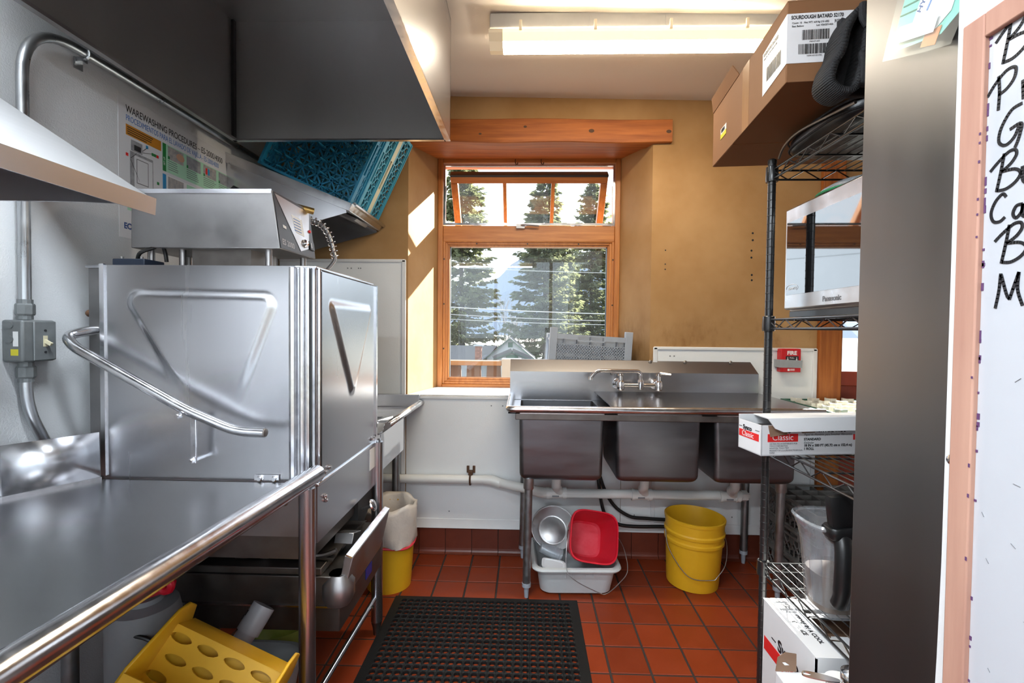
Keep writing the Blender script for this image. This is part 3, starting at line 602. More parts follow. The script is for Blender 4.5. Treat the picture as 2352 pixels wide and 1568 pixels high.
for z in (1.315, 1.252): m.lathe([(.0035, 0), (.0035, .002)], 8, Matrix.Translation((-1.413, 1.351, z)) @ Matrix.Rotation(pi/2, 4, 'Y'), True, True)
m.build('screw', 'ink_black', s)
MB().box((-1.445, 1.2915, 1.270), (-1.430, 1.292, 1.312)).build('label', 'ink_white', s); MB().box((-1.452, 1.2915, 1.244), (-1.430, 1.292, 1.262)).build('label', 'yellow_label', s)
m = MB()
for x, z in ((-1.453, 1.33), (-1.453, 1.29)): m.lathe([(.010, 0), (.010, .003), (.007, .003)], 12, Matrix.Translation((x, 1.292, z)) @ Matrix.Rotation(pi/2, 4, 'X'), True, True)
m.build('knockout', 'cast_box', s)
# ================================================================ wall poster
p = thing('poster', 'laminated warewashing instruction poster on the white wall', 'poster', (-1.478, 2.03, 1.65))
PX = -1.4785
MB().box((-1.4798, 1.684, 1.655), (PX, 2.384, 2.175)).build('sheet', 'laminate', p)
def pr(y0, y1, z0, z1, m, lift=.0006): MB().box((PX, y0, z0), (PX + lift, y1, z1)).build('printed_block', m, p)
def PT(y, z): return frame((PX + .0004, y, z), (0, 1, 0), (0, 0, 1))
text('lettering', 'WAREWASHING PROCEDURES – ES-2000/4000', .0375, 'ink_black', p, PT(1.716, 2.118), xs=.72)
text('lettering', 'PROCEDIMIENTOS PARA EL LAVADO DE VAJILLA - ES-2000/4000', .031, 'ink_blue', p, PT(1.716, 2.087), xs=.60)
pr(1.716, 1.884, 2.035, 2.074, 'print_orange')
for k in range(4): pr(1.722, 1.80 + random.uniform(0, .07), 2.064 - k * .008, 2.067 - k * .008, 'ink_black', .0009)
pr(1.892, 1.910, 1.962, 2.074, 'print_green'); pr(1.892, 1.910, 1.80, 1.950, 'print_blue'); pr(1.910, 2.36, 1.962, 2.074, 'print_pale_green'); pr(1.910, 2.36, 1.80, 1.950, 'ink_white')
text('lettering', 'SET UP', .011, 'ink_white', p, frame((PX + .0008, 1.904, 1.985), (0, 0, 1), (0, -1, 0)))
for k in range(4):
    y = 1.920 + k * .107
    pr(y, y + .088, 2.018, 2.070, ['print_photo', 'print_photo_grey', 'print_photo', 'print_photo_grey'][k], .0009)
    pr(y, y + .088, 1.885, 1.946, ['print_photo', 'print_pale_green', 'print_photo', 'print_photo_grey'][k], .0009)
    pr(y, y + .009, 2.018, 2.030, 'print_green', .0012)
    for q in range(5): pr(y, y + random.uniform(.05, .088), 2.010 - q * .0085, 2.0125 - q * .0085, 'ink_grey', .0009)
    for q in range(4): pr(y, y + random.uniform(.05, .088), 1.877 - q * .0085, 1.8795 - q * .0085, 'ink_grey', .0009)
MB().lathe([(.016, 0), (.016, .0012)], 12, Matrix.Translation((PX, 1.99, 2.045)) @ Matrix.Rotation(pi/2, 4, 'Y') @ Matrix.Diagonal((1, 1.5, 1, 1)), True, True).build('printed_hand', 'print_skin', p)
for y, m_ in ((2.148, 'ink_red'), (2.163, 'ink_teal'), (2.180, 'print_photo_grey')): pr(y, y + .012, 2.030, 2.058, m_, .0014)
pr(1.738, 1.79, 1.985, 2.025, 'print_photo_grey', .0008); pr(1.752, 1.783, 1.990, 2.010, 'ink_black', .0011); pr(1.733, 1.842, 1.84, 1.982, 'print_photo_grey', .0008); pr(1.752, 1.838, 1.842, 1.972, 'laminate', .0011); pr(1.762, 1.818, 1.87, 1.962, 'ink_grey', .0013); pr(1.765, 1.815, 1.873, 1.959, 'laminate', .0016)
for (y0, z0, y1, z1) in ((1.79, 2.0, 1.813, 2.020), (1.79, 1.994, 1.836, 2.006), (1.735, 1.955, 1.762, 1.98), (1.735, 1.95, 1.775, 1.88)): MB().bar((PX + .001, y0, z0), (PX + .001, y1, z1), .0012, .0012).build('printed_line', 'ink_black', p)
for y, z, m_ in ((1.808, 2.018, 'ink_teal'), (1.836, 2.000, 'print_green'), (1.848, 2.000, 'print_green'), (1.860, 2.000, 'ink_red'), (1.715, 1.958, 'ink_red'), (1.862, 1.895, 'print_green')): pr(y, y + .010, z, z + .011, m_, .0012)
for k in range(5): pr(1.72 + .13 * k, 1.80 + .13 * k, 1.76, 1.79, 'ink_white' if k % 2 else 'print_pale_green', .0006)
text('lettering', 'ECOLAB', .030, 'ink_navy', p, PT(1.704, 1.690), xs=.9, bold=.0012)
# ================================================================ slanted shelves
def slant_shelf(label, xf, zf, xb, zb, y0, y1, zlow_f, zlow_b, nm='slanted_shelf'):
    t = thing(nm, label, 'shelf', ((xf + xb)/2, (y0 + y1)/2, zf), group='slanted stainless rack shelves')
    top = MB(); top.add([(xf, y0, zf), (xb, y0, zb), (xb, y1, zb), (xf, y1, zf)], [(0, 1, 2, 3)]); top.build('sloping_plate', 'steel_matte', t, solid=.004)
    return t
# near shelf over the soiled dish table
t = slant_shelf('slanted steel rack shelf on the white wall over the dish table', -.855, 1.618, -1.478, 2.02, .55, 1.063, 0, 0)
MB().add([(-.85, .55, 1.622), (-.85, 1.066, 1.622), (-.853, 1.066, 1.584), (-.853, .55, 1.584)], [(0, 1, 2, 3)]).build('front_lip', 'steel_y', t, solid=.004)
MB().prism([(-.856, 1.618), (-.856, 1.605), (-1.02, 1.612), (-1.478, 1.618), (-1.478, 2.018)], 1.055, 1.060, 'y').build('end_bracket', 'steel_x', t)
MB().prism([(-.856, 1.618), (-.856, 1.605), (-1.02, 1.612), (-1.478, 1.618), (-1.478, 2.018)], .552, .557, 'y').build('end_bracket', 'steel_x', t)
# far shelf carrying the blue racks
t = slant_shelf('slanted steel rack shelf holding the blue dish racks', -.872, 1.905, -1.478, 2.172, 2.302, 2.780, 0, 0)
MB().add([(-.872, 2.295, 1.908), (-.872, 2.785, 1.908), (-.852, 2.785, 1.935), (-.852, 2.295, 1.935)], [(0, 1, 2, 3)]).build('front_lip', 'bright_steel', t, solid=.005)
MB().tube([(-.850, 2.318, 1.937), (-.848, 2.79, 1.934)], .010, 10).build('rolled_edge', 'bright_steel', t, smooth=True)
MB().prism([(-.860, 1.938), (-.866, 1.900), (-1.478, 2.135), (-1.478, 2.185)], 2.294, 2.300, 'y').build('edge_flange', 'bright_steel', t)
for y in (2.302, 2.772): MB().prism([(-.885, 1.905), (-.885, 1.893), (-1.235, 1.795), (-1.478, 1.735), (-1.478, 2.165)], y, y + .004, 'y').build('end_bracket', 'steel_x', t)
MB().prism([(-.885, 1.898), (-.90, 1.888), (-1.478, 2.150), (-1.478, 2.165)], 2.45, 2.62, 'y').build('stiffener', 'steel_dull', t)
# ================================================================ dish racks
def make_rack(name, label, m, S_=.5, h=.10, kind='peg', S2=None, mi=None, group='dish racks', pg=8, hexes=True):
    t = thing(name, label, 'dish rack', group=group); a = S_/2; b = (S2 or S_)/2; mi = mi or m
    def side(M, wdt, hh):      # one side wall in local frame: x along, z up
        MB().box((-wdt, -.005, 0), (wdt, .005, .018), M).build('bottom_band', m, t, world=False); r = MB(); r.box((-wdt, -.006, hh - .030), (-wdt * .34, .006, hh), M); r.box((wdt * .34, -.006, hh - .030), (wdt, .006, hh), M); r.box((-wdt * .34, -.006, hh - .009), (wdt * .34, .006, hh), M); r.box((-wdt*.36, -.005, hh - .040), (wdt*.36, .005, hh - .030), M)
        r.build('top_band', m, t, world=False)
        l = MB(); n = max(4, int(wdt * 2 / .042)); z0, z1 = .018, hh - .034; zm0, zm1 = z0 + (z1 - z0) * .3, z0 + (z1 - z0) * .7
        if z1 - z0 > .015 and hexes:
            for i in range(n):
                x = -wdt + (i + .5) * 2 * wdt / n; q = wdt / n
                for (p_, q_) in (((x, z0), (x, zm0)), ((x, zm0), (x - q, (zm0 + zm1)/2 )), ((x, zm0), (x + q, (zm0 + zm1)/2)), ((x - q, (zm0 + zm1)/2), (x, zm1)), ((x + q, (zm0+zm1)/2), (x, zm1)), ((x, zm1), (x, z1))):
                    l.bar(M @ Vector((p_[0], 0, p_[1])), M @ Vector((q_[0], 0, q_[1])), .005)
            l.build('side_lattice', m, t, world=False)
    for k, (wd, off) in enumerate(((a, b), (b, a), (a, b), (b, a))):
        side(Matrix.Rotation(k * pi/2, 4, 'Z') @ Matrix.Translation((0, -off + .006, 0)), wd - .012, h)
    for sx_ in (-1, 1):
        for sy_ in (-1, 1): MB().box((sx_ * a - .016 * (sx_ > 0), sy_ * b - .016 * (sy_ > 0), 0), (sx_ * a + .016 * (sx_ < 0), sy_ * b + .016 * (sy_ < 0), h)).build('corner_post', m, t, world=False)
    g = MB()
    if kind == 'grid':       # tall divider compartments
        n = 6
        for i in range(1, n):
            x = -a + i * 2 * a / n; g.box((x - .002, -b + .01, h * .25), (x + .002, b - .01, h - .006)); y = -b + i * 2 * b / n; g.box((-a + .01, y - .002, h * .25), (a - .01, y + .002, h - .006))
        g.build('divider', mi, t, world=False); g = MB()
    if kind != 'extender':
        n = 12
        for i in range(n + 1):
            x = -a + i * 2*a/n; y = -b + i * 2*b/n; wv = .009 if i % 3 == 0 else .0045
            g.box((x - wv/2, -b, 0), (x + wv/2, b, .006)); g.box((-a, y - wv/2, 0), (a, y + wv/2, .006))
        for i in range(-5, 6):
            d = i * a / 3
            for sg in (1, -1):
                lo, hi = max(-a, -a + d), min(a, a + d)
                if hi - lo > .05: g.bar((lo, sg * (lo - d) * b / a, .008), (hi, sg * (hi - d) * b / a, .008), .008, .006)
        g.build('base_lattice', mi, t, world=False)
    if kind == 'peg':
        for i in range(pg):
            for j in range(pg):
                x = -a + (i + .5) * 2*a/pg + (.012 if j % 2 else -.012); y = -b + (j + .5) * 2*b/pg
                q = MB(); q.lathe([(.0065, .004), (.0055, .03), (.0045, h * .8), (.001, h * .88)], 6); q.bar((x*0 - .014, 0, .008), (.014, 0, .008), .004, .012); q.bar((0, -.014, .008), (0, .014, .008), .004, .012); q.bar((-.010, 0, .02), (.010, 0, .02), .003, .03)
                q.v = [v + Vector((x, y, 0)) for v in q.v]
                q.build('peg', mi, t, world=False, smooth=True)
    return t
al = radians(25); s_ = Vector((cos(al), 0, -sin(al))); n_ = Vector((sin(al), 0, cos(al)))
def on_shelf(r, y, dx=0):
    c_ = Vector((-.880 + dx, y, 1.928 - dx * sin(al))) - s_ * .25 + n_ * .252
    place(r, frame(c_, s_, n_))
r = make_rack('dish_rack', 'teal-blue peg rack with upright tines facing outward, front of the stack', 'rack_blue', h=.085, mi='rack_blue', group='racks on the slanted shelf'); on_shelf(r, 2.400)
r = make_rack('dish_rack', 'light blue open rack stacked behind the teal-blue peg rack', 'rack_lightblue', h=.125, kind='open', group='racks on the slanted shelf'); on_shelf(r, 2.527, .004)
r = make_rack('dish_rack', 'thin cream extender between two light blue racks', 'rack_cream', h=.05, kind='extender', group='racks on the slanted shelf'); on_shelf(r, 2.580, .006)
r = make_rack('dish_rack', 'light blue rack at the end of the stack by the ochre wall', 'rack_lightblue', h=.15, kind='open', group='racks on the slanted shelf'); on_shelf(r, 2.735, .0)
# grey rack on the window sill
r = make_rack('dish_rack', 'grey lattice rack standing on the window sill behind the sink', 'rack_grey', S_=.48, S2=.30, h=.335, kind='grid', mi='rack_grey', group='racks by the sink', hexes=False)
place(r, Matrix.Translation((.36, 2.985, .966)) @ Matrix.Rotation(radians(3), 4, 'Z') @ Matrix.Rotation(radians(3.2), 4, 'Y'))
# extra lattice and raised corners so it reads like the photo
l = MB()
for i in range(26):
    x = -.2 + i * .016
    for q in range(9):
        l.bar((x, -.146, .115 + q * .018), (x + .016, -.146, .133 + q * .018), .0035); l.bar((x + .016, -.146, .115 + q * .018), (x, -.146, .133 + q * .018), .0035)
l.build('fine_lattice', 'rack_grey', r, world=False)
l = MB()
for sx_ in (-1, 1): MB().box((sx_ * .225 - .022, -.156, 0), (sx_ * .225 + .022, -.12, .37)).build('corner_column', 'rack_grey', r, world=False, bevel=.003)
# green rack with cream dividers on a wall shelf
t = thing('wall_shelf', 'narrow steel wall shelf under the green rack', 'shelf', (1.7, 2.6, .83)); MB().box((1.43, 2.28, .842), (1.99, 2.788, .848)).build('plate', 'steel_x', t)
for x in (1.5, 1.92): MB().prism([(2.788, .842), (2.45, .842), (2.788, .62)], x, x + .004, 'x').build('bracket', 'steel_dull', t)
r = make_rack('dish_rack', 'green rack with cream dividers beside the sink', 'rack_green', S_=.49, h=.10, kind='grid', mi='rack_white', group='racks by the sink'); place(r, Matrix.Translation((1.715, 2.535, .849)))
mb = MB()
for i in range(5):
    for j in range(5): x = -.19 + i * .095; y = -.19 + j * .095; mb.box((x - .03, y - .012, .095), (x + .03, y - .006, .112)); mb.box((x - .012, y - .03, .095), (x - .006, y + .03, .112))
mb.build('divider_clip', 'rack_white', r, world=False, kind='stuff')
for k in range(3):
    r = make_rack('dish_rack', ['brown-grey glass rack on the floor, lowest of its stack', 'brown-grey glass rack in the middle of the floor stack', 'brown-grey divided glass rack on top of the floor stack'][k], 'rack_brown_grey', S_=.49, h=.152, kind='grid', group='glass racks stacked on the floor'); place(r, Matrix.Translation((1.625, 2.50, .002 + k * .154)))
# ================================================================ dish machine
d = thing('dishwasher', 'stainless steel door-type dish machine with lever handle and control box', 'dishwasher', (-1.0, 1.72, 0))
YN, XF = 1.447, -.645
def tri_sd(u, v, poly, rad):      # signed distance to rounded convex polygon
    best = -1e9
    n = len(poly)
    for i in range(n):
        ax, ay = poly[i]; bx, by = poly[(i+1) % n]; ex, ey = bx - ax, by - ay; l = sqrt(ex*ex + ey*ey)
        best = max(best, ((u - ax) * ey - (v - ay) * ex) / l)
    if best > 0:
        best = 1e9
        for i in range(n):
            ax, ay = poly[i]; bx, by = poly[(i+1) % n]; ex, ey = bx - ax, by - ay
            t_ = max(0, min(1, ((u-ax)*ex + (v-ay)*ey) / (ex*ex+ey*ey))); best = min(best, sqrt((u-ax-t_*ex)**2 + (v-ay-t_*ey)**2))
    return best - rad
def sm(x): x = max(0, min(1, x)); return x*x*(3-2*x)
polyN = [(-1.205, 1.405), (-.985, 1.04), (-.95, 1.04), (-.815, 1.398)]
polyN = polyN[::1]
def emboss(u, v, poly, rad, h, lo, hi):
    ds = tri_sd(u, v, poly, rad); return h * sm(.5 - ds / .030) * sm((v - lo) / (hi - lo))
# orientation test so that the inside is negative
if tri_sd(-1.0, 1.3, polyN, .03) > 0: polyN = polyN[::-1]
xa, xb_, za, zb_ = -1.330, -.716, .848, 1.520
m = MB().grid(lambda a, b: Vector((xa + (xb_ - xa) * a, YN - emboss(xa + (xb_ - xa) * a, za + (zb_ - za) * b, polyN, .03, .010, 1.06, 1.25), za + (zb_ - za) * b)), 90, 96)
m.build('door', 'steel', d, smooth='all', label='embossed brushed steel door')
MB().box((xa, YN + .002, za), (xb_, YN + .010, zb_)).build('door_core', 'steel', d)
MB().box((xa - .002, YN - .006, .86), (xa + .012, YN + .002, zb_ + .004)).build('door_edge', 'bright_steel', d)
polyF = [(1.555, 1.40), (1.73, 1.11), (1.745, 1.11), (1.925, 1.40)]
if tri_sd(1.74, 1.35, polyF, .015) > 0: polyF = polyF[::-1]
ya, yb_ = 1.478, 2.004
m = MB().grid(lambda a, b: Vector((XF + emboss(ya + (yb_ - ya) * a, za + (zb_ - .012 - za) * b, polyF, .012, .009, 1.0, 1.1), ya + (yb_ - ya) * a, za + (zb_ - .012 - za) * b)), 80, 96)
m.build('door', 'steel', d, smooth='all', label='embossed brushed steel front door')
MB().box((XF - .012, ya, za), (XF - .002, yb_, zb_ - .012)).build('door_core', 'steel', d)
MB().box((XF - .012, yb_ - .001, .84), (XF + .006, yb_ + .014, 1.512)).build('door_edge', 'bright_steel', d)
m = MB()
for x, y, w_ in ((-.722, 1.443, .020), (-.694, 1.445, .014), (-.676, 1.450, .012), (-.660, 1.458, .012), (-.651, 1.470, .012)): m.tube([(x, y, .85), (x, y, 1.515)], w_ * .55, 8)
m.box((-.735, 1.449, .85), (-.655, 1.50, 1.512)); m.build('corner_post', 'bright_steel', d, smooth=30)
MB().box((-.668, 1.445, .85), (-.664, 1.456, 1.512)).build('corner_gap', 'black_plastic', d)
MB().box((-1.385, 1.462, .84), (-1.336, 1.56, 1.518)).build('rear_column', 'steel_dull', d)
MB().box((-1.385, 1.50, .84), (-1.335, 2.0, 1.518)).build('rear_panel', 'steel', d)
MB().box((-1.345, 1.95, .84), (-.66, 2.0, 1.515)).build('far_door', 'steel', d)
MB().box((-1.385, 1.45, 1.512), (-.65, 2.0, 1.522)).build('top_plate', 'steel_y', d, bevel=.003)
MB().lathe([(.010, 0), (.012, .012), (.006, .020)], 10, Matrix.Translation((-1.385, 1.475, 1.37)) @ Matrix.Rotation(-pi/2, 4, 'Y'), True, True).build('door_catch', 'rust', d, smooth=True)
# handle
YH = 1.375; k = YH / 1.447
hp = [(-1.345, 1.50, 1.315), (-1.372, 1.455, 1.316), (-1.395, 1.395, 1.300), (-1.352, YH, 1.268), (-1.063*k*1.0, YH, 1.083), (-.905*k, YH, 1.022), (-.812*k, YH, 1.019)]
hd = MB().tube(bend(hp, .045, 6), .0148, 14).build('handle', 'bright_steel', d, smooth=True)
MB().lathe([(.0125, 0), (.0125, .003), (.010, .005)], 14, Matrix.Translation((-.812*k, YH, 1.019)) @ Matrix.Rotation(pi/2, 4, 'Y'), True, True).build('end_cap', 'steel_dirty', hd, smooth=True)
lx = -1.008
MB().box((lx - .009, 1.402, .915), (lx + .009, 1.408, 1.062)).build('link_arm', 'bright_steel', d, bevel=.002)
for (x, y, z) in ((lx - .012, YH - .014, 1.068), (lx + .0, 1.400, .925)):
    MB().lathe([(.0105, 0), (.0105, .004), (.0075, .004), (.0075, .011), (.006, .013)], 10, Matrix.Translation((x, y, z)) @ Matrix.Rotation(pi/2, 4, 'X'), True, True).build('bolt', 'bright_steel', d, smooth=30)
MB().tube([(lx, 1.405, .925), (lx, 1.447, .925)], .006, 8).build('pivot_pin', 'bright_steel', d, smooth=30)
m = MB()
for (x, z) in ((-.822, .862), (-.776, .862)): m.lathe([(.010, 0), (.010, .003), (.007, .004), (.0065, .012)], 10, Matrix.Translation((x, YN - .006, z)) @ Matrix.Rotation(pi/2, 4, 'X'), True, True)
m.box((-.842, YN - .007, .853), (-.765, YN - .003, .872)); m.build('catch_plate', 'bright_steel', d, smooth=30)
for (y, z) in ((1.50, .868), (1.53, .874), (1.955, .868), (1.985, .868), (1.497, .79), (1.503, .775), (2.025, .815), (2.02, .77)): MB().lathe([(.008, 0), (.008, .003), (.005, .004), (.005, .009)], 10, Matrix.Translation((XF + .001, y, z)) @ Matrix.Rotation(pi/2, 4, 'Y'), True, True).build('bolt', 'bright_steel', d, smooth=30)
# skirts, legs, frame
MB().box((XF - .006, 1.445, .660), (XF, 2.040, .842)).build('front_skirt', 'steel_y', d)
MB().box((XF - .008, 1.44, .838), (XF + .006, 2.055, .848)).build('drip_edge', 'bright_steel', d, bevel=.002)
MB().box((-1.33, 1.440, .680), (-.672, 1.446, .846)).build('near_skirt', 'steel_dull', d)
for x in (-.80, -.745): MB().lathe([(.010, 0), (.010, .003), (.006, .006)], 10, Matrix.Translation((x, 1.440, .770 + (x + .8) * .3)) @ Matrix.Rotation(pi/2, 4, 'X'), True, True).build('bolt', 'steel_dirty', d)
MB().box((-1.33, 1.46, .60), (-.67, 2.0, .845)).build('wash_tank', 'steel_dirty', d)
MB().box((XF - .03, 1.92, .805), (XF + .001, 2.0, .806)).build('tank_shelf', 'steel_dull', d)
MB().box((XF, 1.935, .740), (XF + .0012, 2.01, .826)).build('data_plate', 'ink_white', d, label='worn pale data plate')
for (x, y) in ((-.665, 1.418), (-.640, 2.02), (-1.34, 1.50), (-1.34, 2.0)):
    lg = MB().tube([(x, y, .06), (x, y, .842)], .0245, 16).build('leg', 'steel', d, smooth=True); MB().lathe([(.014, 0), (.017, .03), (.022, .05), (.0245, .06)], 14, Matrix.Translation((x, y, 0)), True, True).build('foot', 'steel_dirty', lg, smooth=True)
MB().tube([(-.655, 1.43, .166), (-.643, 2.01, .166)], .011, 10).build('stretcher', 'bright_steel', d, smooth=True)
m = MB().lathe([(.008, 0), (.008, .006)], 8, Matrix.Translation((-.632, 1.935, .168)) @ Matrix.Rotation(pi/2, 4, 'Y'), True, True); m.build('stretcher_screw', 'bright_steel', d)
# scrap accumulator with pull-out tray
MB().prism([(1.545, .315), (2.0, .315), (2.0, .50), (1.545, .50)], -1.28, -.615, 'x').build('scrap_box', 'steel_dirty', d, bevel=.003)
MB().box((-1.26, 1.552, .50), (-.68, 1.98, .525)).build('scrap_tray', 'steel_dirty', d, bevel=.003)
MB().box((-1.28, 1.538, .398), (-.612, 1.546, .404)).build('seam', 'bright_steel', d)
m = MB().grid(lambda a, b: Vector((-.66 - .5 * a, 1.60 + .35 * b, .527 + .018 * sin(pi * b) + .006 * sin(pi * a))), 16, 12); m.build('strainer', 'steel_dirty', d, smooth='all')
m = MB(); m.add([(-.612, 1.56, .40), (-.612, 1.985, .40), (-.575, 1.985, .56), (-.575, 1.56, .56), (-.605, 1.56, .565), (-.605, 1.985, .565), (-.635, 1.56, .40), (-.635, 1.985, .40)], [(0, 1, 2, 3), (3, 2, 5, 4), (4, 5, 7, 6), (0, 3, 4, 6), (1, 7, 5, 2), (0, 6, 7, 1)]); m.build('tray_front', 'steel_dull', d, bevel=.003)
MB().add([(-.577, 1.555, .562), (-.577, 1.99, .562), (-.598, 1.99, .570), (-.598, 1.555, .570)], [(0, 1, 2, 3)]).build('tray_lip', 'bright_steel', d, solid=.005)
m = MB(); m.lathe([(.04, 0), (.05, .02), (.05, .07), (.03, .10)], 12, Matrix.Translation((-.63, 1.575, .40)), True, True, sup=3); m.build('tray_corner', 'steel_dull', d, smooth=True)
MB().box((-.6145, 1.80, .355), (-.6125, 1.87, .395)).build('badge', 'blue_badge', d)
# pump motor with clamp, drain lever
MB().lathe([(.05, -.26), (.088, -.25), (.088, .18), (.05, .19)], 24, Matrix.Translation((-1.05, 1.66, .60)) @ Matrix.Rotation(pi/2, 4, 'Y'), True, True).build('pump_motor', 'dark_rubber', d, smooth=30)
MB().lathe([(.0895, -.015), (.0905, 0), (.0895, .015)], 24, Matrix.Translation((-.905, 1.66, .60)) @ Matrix.Rotation(pi/2, 4, 'Y')).build('motor_clamp', 'steel_dull', d, smooth=True, solid=.004)
MB().tube(curve_pts([(-.86, 1.66, .60), (-.78, 1.68, .60), (-.72, 1.72, .62), (-.70, 1.78, .66)]), .035, 12).build('pump_pipe', 'dark_rubber', d, smooth=True)
MB().tube(curve_pts([(-1.0, 1.60, .535), (-.84, 1.60, .548), (-.72, 1.62, .535), (-.66, 1.63, .55)]), .009, 8).build('tube', 'steel_dirty', d, smooth=True)
MB().prism([(1.83, .655), (1.99, .655), (1.99, .60), (1.90, .545), (1.83, .575)], -.70, -.655, 'x').build('drain_bracket', 'dark_rubber', d)
MB().tube([(-.655, 1.86, .605), (-.600, 1.845, .632)], .007, 8).build('drain_rod', 'steel_dull', d, smooth=True)
MB().lathe([(.020, 0), (.024, .004), (.022, .010), (.010, .014)], 16, Matrix.Translation((-.606, 1.847, .629)) @ Matrix.Rotation(radians(65), 4, 'Y'), True, True).build('drain_knob', 'chrome', d, smooth=30)
m = MB(); m.prism([(1.70, .54), (1.78, .515), (1.80, .55), (1.72, .575)], -.70, -.63, 'x'); m.build('latch', 'steel_dull', d, bevel=.003)
# control box on stand-offs
cb = MB().add([(-1.305, 1.53, 1.588), (-.806, 1.53, 1.588), (-.832, 1.53, 1.778), (-1.302, 1.53, 1.778), (-1.305, 1.768, 1.588), (-.796, 1.768, 1.588), (-.824, 1.768, 1.772), (-1.302, 1.768, 1.778)], [(0, 1, 2, 3), (4, 7, 6, 5), (0, 4, 5, 1), (2, 6, 7, 3), (0, 3, 7, 4), (1, 5, 6, 2)]).build('control_box', 'steel_dull', d, bevel=.003)
MB().box((-1.304, 1.527, 1.766), (-.834, 1.530, 1.780)).build('box_flange', 'steel_x', cb)
# slanted console face: frame on the end plane
CF = frame((-.8045, 1.53, 1.588), (0.008, .238, 0), (-.027, 0, .19)); CF.translation = Vector((-.8045, 1.53, 1.588))
def cface(pts, z, mt, nm, lbl=None):
    q = MB(); q.add([CF @ Vector((a, b, z)) for a, b in pts] + [CF @ Vector((a, b, 0)) for a, b in pts], [tuple(range(len(pts)))] + [(i, (i+1) % len(pts), len(pts) + (i+1) % len(pts), len(pts) + i) for i in range(len(pts))]); return q.build(nm, mt, cb, label=lbl)
cface([(.002, .002), (.236, .002), (.236, .186), (.002, .188)], .0015, 'console_black', 'console')
cface([(.006, .182), (.232, .172), (.190, .030), (.130, .012)], .003, 'microwave_steel', 'console_plate')
cface([(.095, .135), (.165, .130), (.170, .070), (.112, .075)], .0036, 'ink_white', 'sticker')
for k in range(5): cface([(.105, .124 - k * .010), (.150, .122 - k * .010), (.150, .119 - k * .010), (.105, .121 - k * .010)], .004, 'ink_blue', 'sticker_line')
m = MB().lathe([(.013, 0), (.015, .004), (.010, .010), (.004, .011)], 16, CF @ Matrix.Translation((.165, .045, .003)), True, True); m.build('knob', 'chrome', cb, smooth=30)
m = MB().lathe([(.006, 0), (.005, .006)], 12, CF @ Matrix.Translation((.212, .098, .002)), True, True); m.build('pilot_light', 'ink_red', cb)
cface([(.196, .030), (.228, .028), (.228, .058), (.196, .060)], .007, 'black_plastic', 'rocker_switch'); cface([(.200, .034), (.208, .034), (.208, .054), (.200, .054)], .009, 'steel_dull', 'rocker_edge')
cface([(.032, .075), (.050, .072), (.050, .082), (.032, .085)], .003, 'ink_white', 'display')
text('lettering', 'ES 2000', .026, 'steel_dull', cb, CF @ Matrix.Translation((.014, .018, .0018)) @ Matrix.Rotation(radians(-4), 4, 'Z'), xs=.9, bold=.0006)
for (x, y) in ((-.86, 1.56), (-.83, 1.74), (-1.26, 1.56), (-1.16, 1.57), (-1.26, 1.74), (-1.08, 1.74)): MB().tube([(x, y, 1.522), (x, y, 1.590)], .011, 10).build('stand_off', 'steel_dull', d, smooth=True)
MB().box((-1.12, 1.56, 1.522), (-.92, 1.72, 1.588)).build('rinse_valve', 'steel_dirty', d)
MB().box((-1.32, 1.475, 1.522), (-1.215, 1.56, 1.545)).build('junction_box', 'navy_box', d, bevel=.003)
m = MB()
for x in (-1.30, -1.235): m.tube([(x, 1.49, 1.545), (x, 1.49, 1.553)], .005, 8)
m.build('junction_screw', 'steel_dull', d)
MB().tube(curve_pts([(-1.275, 1.52, 1.545), (-1.26, 1.515, 1.57), (-1.23, 1.54, 1.592)]), .006, 8).build('cable', 'black_plastic', d, smooth=True)
MB().tube(curve_pts([(-1.20, 1.55, 1.545), (-1.20, 1.545, 1.57), (-1.21, 1.55, 1.592)]), .006, 8).build('cable', 'black_plastic', d, smooth=True)
m = MB().add([(-1.015, 1.60, 1.779), (-.955, 1.60, 1.779), (-.975, 1.62, 1.792), (-1.005, 1.60, 1.815), (-1.02, 1.60, 1.800), (-1.015, 1.64, 1.779), (-.955, 1.64, 1.779), (-.975, 1.64, 1.792), (-1.005, 1.64, 1.815), (-1.02, 1.64, 1.80)], [(0, 1, 2, 3, 4), (9, 8, 7, 6, 5), (0, 5, 6, 1), (1, 6, 7, 2), (2, 7, 8, 3), (3, 8, 9, 4), (4, 9, 5, 0)]); m.build('latch_handle', 'black_plastic', cb, bevel=.003)
m = MB(); m.tube([(-.88, 1.70, 1.778), (-.80, 1.76, 1.765)], .012, 12); m.build('brass_fitting', 'brass', cb, smooth=True)
# ================================================================ soiled dish table
t = thing('dish_table', 'stainless dish landing table with rolled front rail beside the dish machine', 'table', (-1.05, .4, 0))
MB().prism([(-1.45, -1.0), (-.690, -1.0), (-.690, 1.430), (-1.322, 1.430), (-1.435, 1.248), (-1.45, 1.235)], .846, .852).build('table_top', 'steel_table', t)  # unseen near length added to keep light from under the table
m = MB(); prof = [(-.692, .852), (-.676, .855), (-.664, .865), (-.657, .880)]
for a, b in zip(prof[:-1], prof[1:]): m.quad((a[0], -1.0, a[1]), (a[0], 1.41, a[1]), (b[0], 1.41, b[1]), (b[0], -1.0, b[1]))
m.build('rail_upstand', 'steel_y', t, smooth='all')
MB().tube([(-.632, -1.0, .912), (-.632, .55, .909), (-.632, 1.412, .889)], .0254, 20).build('rail', 'bright_steel', t, smooth=True)
MB().box((-.704, -1.0, .826), (-.698, 1.43, .848)).build('apron', 'steel_dirty', t)
m = MB(); pth = [(-1.322, 1.428), (-1.432, 1.246), (-1.447, 1.225), (-1.452, 1.19), (-1.452, -1.0)]
